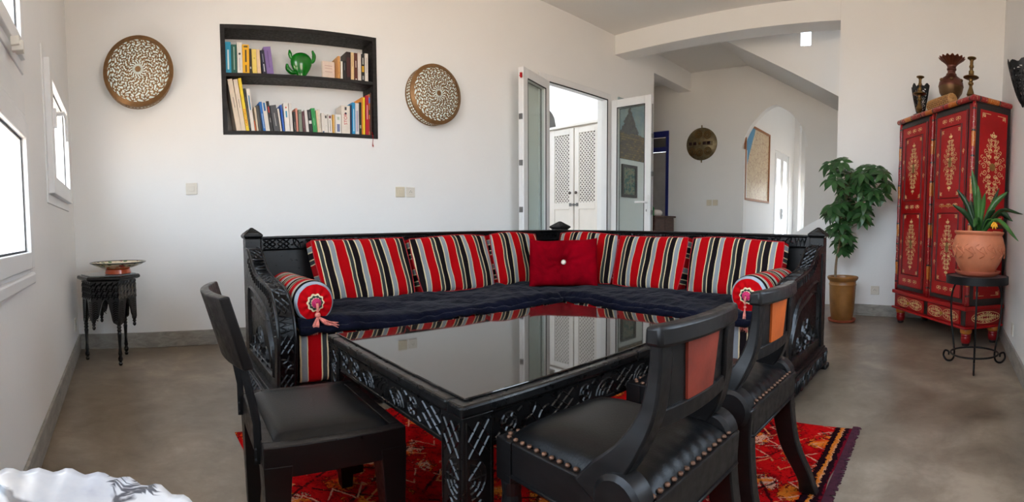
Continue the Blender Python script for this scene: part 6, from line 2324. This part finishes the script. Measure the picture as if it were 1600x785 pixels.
mpo = thing('wall_map', 'wood-framed wall map with a blue sea corner seen through the arch', 'map', (7.22, YM, 1.78), 0)
MB().box((-0.50, -0.012, -0.53), (0.50, -0.001, 0.53)).build('sheet', m_map(), mpo)
mb = MB()
frame_rect(mb, -0.53, 0.53, -0.56, 0.56, 0.032, -0.028, -0.001, T(0, 0, 0))
mb.build('map_frame', simple('pine_frame', C(156, 96, 52), 0.5), mpo, bevel=0.003)


def m_paint(kind):
    k = NT('oil_landscape' if kind == 0 else 'oil_figures')
    v = k.coord()
    s_ = k.n('SeparateXYZ')
    k.l(v, s_.inputs[0])
    n = k.noise(v, 7, 5, 0.6)
    n2 = k.noise(v, 22, 4, 0.6)
    if kind == 0:
        # sky, a dark peak, ochre houses at the foot, green below
        peak = k.math('SUBTRACT', k.math('ADD', s_.outputs[2], k.math('MULTIPLY', k.math('ABSOLUTE', k.math('ADD', s_.outputs[0], 0.06)), 1.55)), k.math('MULTIPLY', n2, 0.20))
        c = k.ramp(n, [(0.3, C(120, 150, 166)), (0.7, C(172, 182, 178))])
        m = k.ramp(peak, [(0.0, (1, 1, 1, 1)), (0.165, (1, 1, 1, 1)), (0.175, (0, 0, 0, 1)), (1, (0, 0, 0, 1))])
        c = k.mix(m, c, k.ramp(n2, [(0.3, C(38, 34, 34)), (0.7, C(104, 96, 88))]))
        lo = k.ramp(k.math('ADD', s_.outputs[2], k.math('MULTIPLY', n2, 0.10)), [(0.0, (1, 1, 1, 1)), (0.0, (1, 1, 1, 1)), (0.01, (0, 0, 0, 1)), (1, (0, 0, 0, 1))])
        br_ = k.n('TexBrick')
        br_.inputs['Scale'].default_value = 9
        br_.inputs['Color1'].default_value = C(170, 128, 66)
        br_.inputs['Color2'].default_value = C(92, 66, 42)
        br_.inputs['Mortar'].default_value = C(48, 52, 44)
        k.l(k.coord(rot=(PI / 2, 0, 0)), br_.inputs['Vector'])
        c = k.mix(lo, c, k.mix(k.math('MULTIPLY', n2, .8), br_.outputs[0], C(60, 60, 48)))
    else:
        c = k.ramp(n2, [(0.30, C(20, 52, 52)), (0.45, C(36, 92, 82)), (0.55, C(150, 142, 110)), (0.62, C(40, 70, 70)), (0.75, C(120, 60, 40))])
    return k.pbr(c, 0.4, 0)


p1 = thing('painting', 'oil painting of a grey mountain peak above ochre houses, behind the right door leaf', 'painting', (5.10, YB, 2.0), 0)
MB().box((-0.29, -0.022, -0.36), (0.29, -0.001, 0.36)).build('canvas', m_paint(0), p1, bevel=0.003)
p2 = thing('painting', 'small dark-framed green painting under the mountain picture', 'painting', (5.05, YB, 1.375), 0)
MB().box((-0.125, -0.012, -0.165), (0.125, -0.001, 0.165)).build('canvas', m_paint(1), p2)
mb = MB()
frame_rect(mb, -0.16, 0.16, -0.20, 0.20, 0.036, -0.026, -0.001, T(0, 0, 0))
mb.build('picture_frame', simple('dark_picture_frame', C(48, 40, 36), 0.5), p2, bevel=0.004)
cb = thing('cabinet', 'dark walnut cabinet standing in the hall passage', 'cabinet', (5.97, 3.83, 0.0))
MB().box((-0.26, -0.19, 0.05), (0.26, 0.19, 0.940)).build('body', CABW, cb, bevel=0.004)
MB().box((-0.285, -0.21, 0.940), (0.285, 0.21, 0.965)).build('top', CABW, cb, bevel=0.005)
MB().box((-0.25, -0.196, 0.10), (-0.005, -0.19, 0.92)).build('cabinet_door', CABW, cb, bevel=0.003)
MB().box((0.005, -0.196, 0.10), (0.25, -0.19, 0.92)).build('cabinet_door', CABW, cb, bevel=0.003)
for x, y in ((-.23, -.16), (.23, -.16), (-.23, .16), (.23, .16)):
    MB().box((x - .025, y - .025, 0.0), (x + .025, y + .025, 0.05)).build('foot', CABW, cb)
tag(MB().lathe([(0.034, 0), (0.037, 0.01), (0.037, 0.10), (0.014, 0.14), (0.013, 0.19), (0.016, 0.195)], 18).build('green_bottle', simple('green_bottle_glass', C(16, 110, 50), 0.12, 0, .1), loc=(5.755, 3.72, 0.9655)),
    'small green bottle standing on the dark hall cabinet', 'bottle')
cl = soft_box((-0.10, -0.07, 0.0), (0.10, 0.07, 0.075), 0.035, 0.01, 8)
tag(weld(cl.build('folded_cloth', simple('white_linen', C(222, 214, 204), 0.9), smooth=True, loc=(5.865, 3.73, 0.966))), 'white folded cloth on the dark hall cabinet beside the bottle', 'cloth')

# ------------------------------------------------------------------ white lattice cupboard in the bright patio
lc = thing('lattice_cupboard', 'tall white cupboard with lattice doors seen through the open French doors', 'cupboard', (5.0, 4.475, 0.006), -PI / 2)
# local x = -y world (left in the photograph is -x), front faces local -y = world -x
CWH = 0.485
MB().box((-CWH, 0.03, 0.06), (CWH, 0.44, 2.14)).build('body', WPAINT, lc, bevel=0.003)
MB().box((-CWH - 0.02, -0.02, 2.14), (CWH + 0.02, 0.45, 2.175)).build('cornice', WPAINT, lc, bevel=0.005)
MB().box((-CWH, 0.01, 0.0), (CWH, 0.43, 0.06)).build('base', WPAINT, lc)
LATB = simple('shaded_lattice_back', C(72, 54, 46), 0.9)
for x0, x1, kx in ((-CWH + 0.045, -0.012, -0.055), (0.012, CWH - 0.045, 0.055)):
    mb = MB()
    frame_rect(mb, x0, x1, 0.10, 2.12, 0.075, 0.0, 0.028, T(0, 0, 0))
    mb.box((x0 + .075, 0.0, 1.035), (x1 - .075, 0.028, 1.125))
    d = mb.build('door', WPAINT, lc, bevel=0.002)
    MB().box((x0 + .07, 0.012, 0.17), (x1 - .07, 0.020, 1.04)).build('door_panel', WPAINT, d)
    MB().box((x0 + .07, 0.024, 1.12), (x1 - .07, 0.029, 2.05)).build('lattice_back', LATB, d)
    a, b, c_, e_ = x0 + .072, x1 - .072, 1.122, 2.048
    lm = MB()
    st = 0.052
    for sgn, yy in ((1, 0.010), (-1, 0.016)):
        k = -60
        while k < 60:
            # line z = c + sgn * (x - a) + k * st, clipped to the opening
            pts = []
            zA, zB = (c_ + k * st), (c_ + k * st + (b - a)) if sgn > 0 else (c_ + k * st - (b - a))
            f = lambda x: c_ + k * st + sgn * (x - a)
            xs = [a, b]
            lo_, hi_ = min(f(a), f(b)), max(f(a), f(b))
            if hi_ > c_ and lo_ < e_:
                inv = lambda z: a + (z - c_ - k * st) * sgn
                xa = max(a, min(inv(c_), inv(e_)))
                xb = min(b, max(inv(c_), inv(e_)))
                if xb - xa > 0.01:
                    lm.tube([(xa, yy, f(xa)), (xb, yy, f(xb))], 0.0095, 4, None, (0.35, 1.0))
            k += 1
    tag(lm.build('lattice', WPAINT, d), kind='stuff')
    MB().lathe([(0.006, 0), (0.008, 0.012), (0.020, 0.020), (0.020, 0.030), (0.008, 0.036)], 14, T(kx, 0.0, 1.255) @ R(PI / 2, 'X')).build('knob', simple('dark_knob', C(60, 50, 46), 0.4), d, smooth=True)
mb = MB().box((-0.075, -0.012, 1.085), (0.075, -0.001, 1.105)).box((-0.08, -0.010, 1.075), (-0.045, -0.001, 1.118)).box((0.045, -0.010, 1.075), (0.08, -0.001, 1.118)).box((-.012, -.018, 1.08), (.012, -.001, 1.112))
mb.build('latch', STEEL, lc)
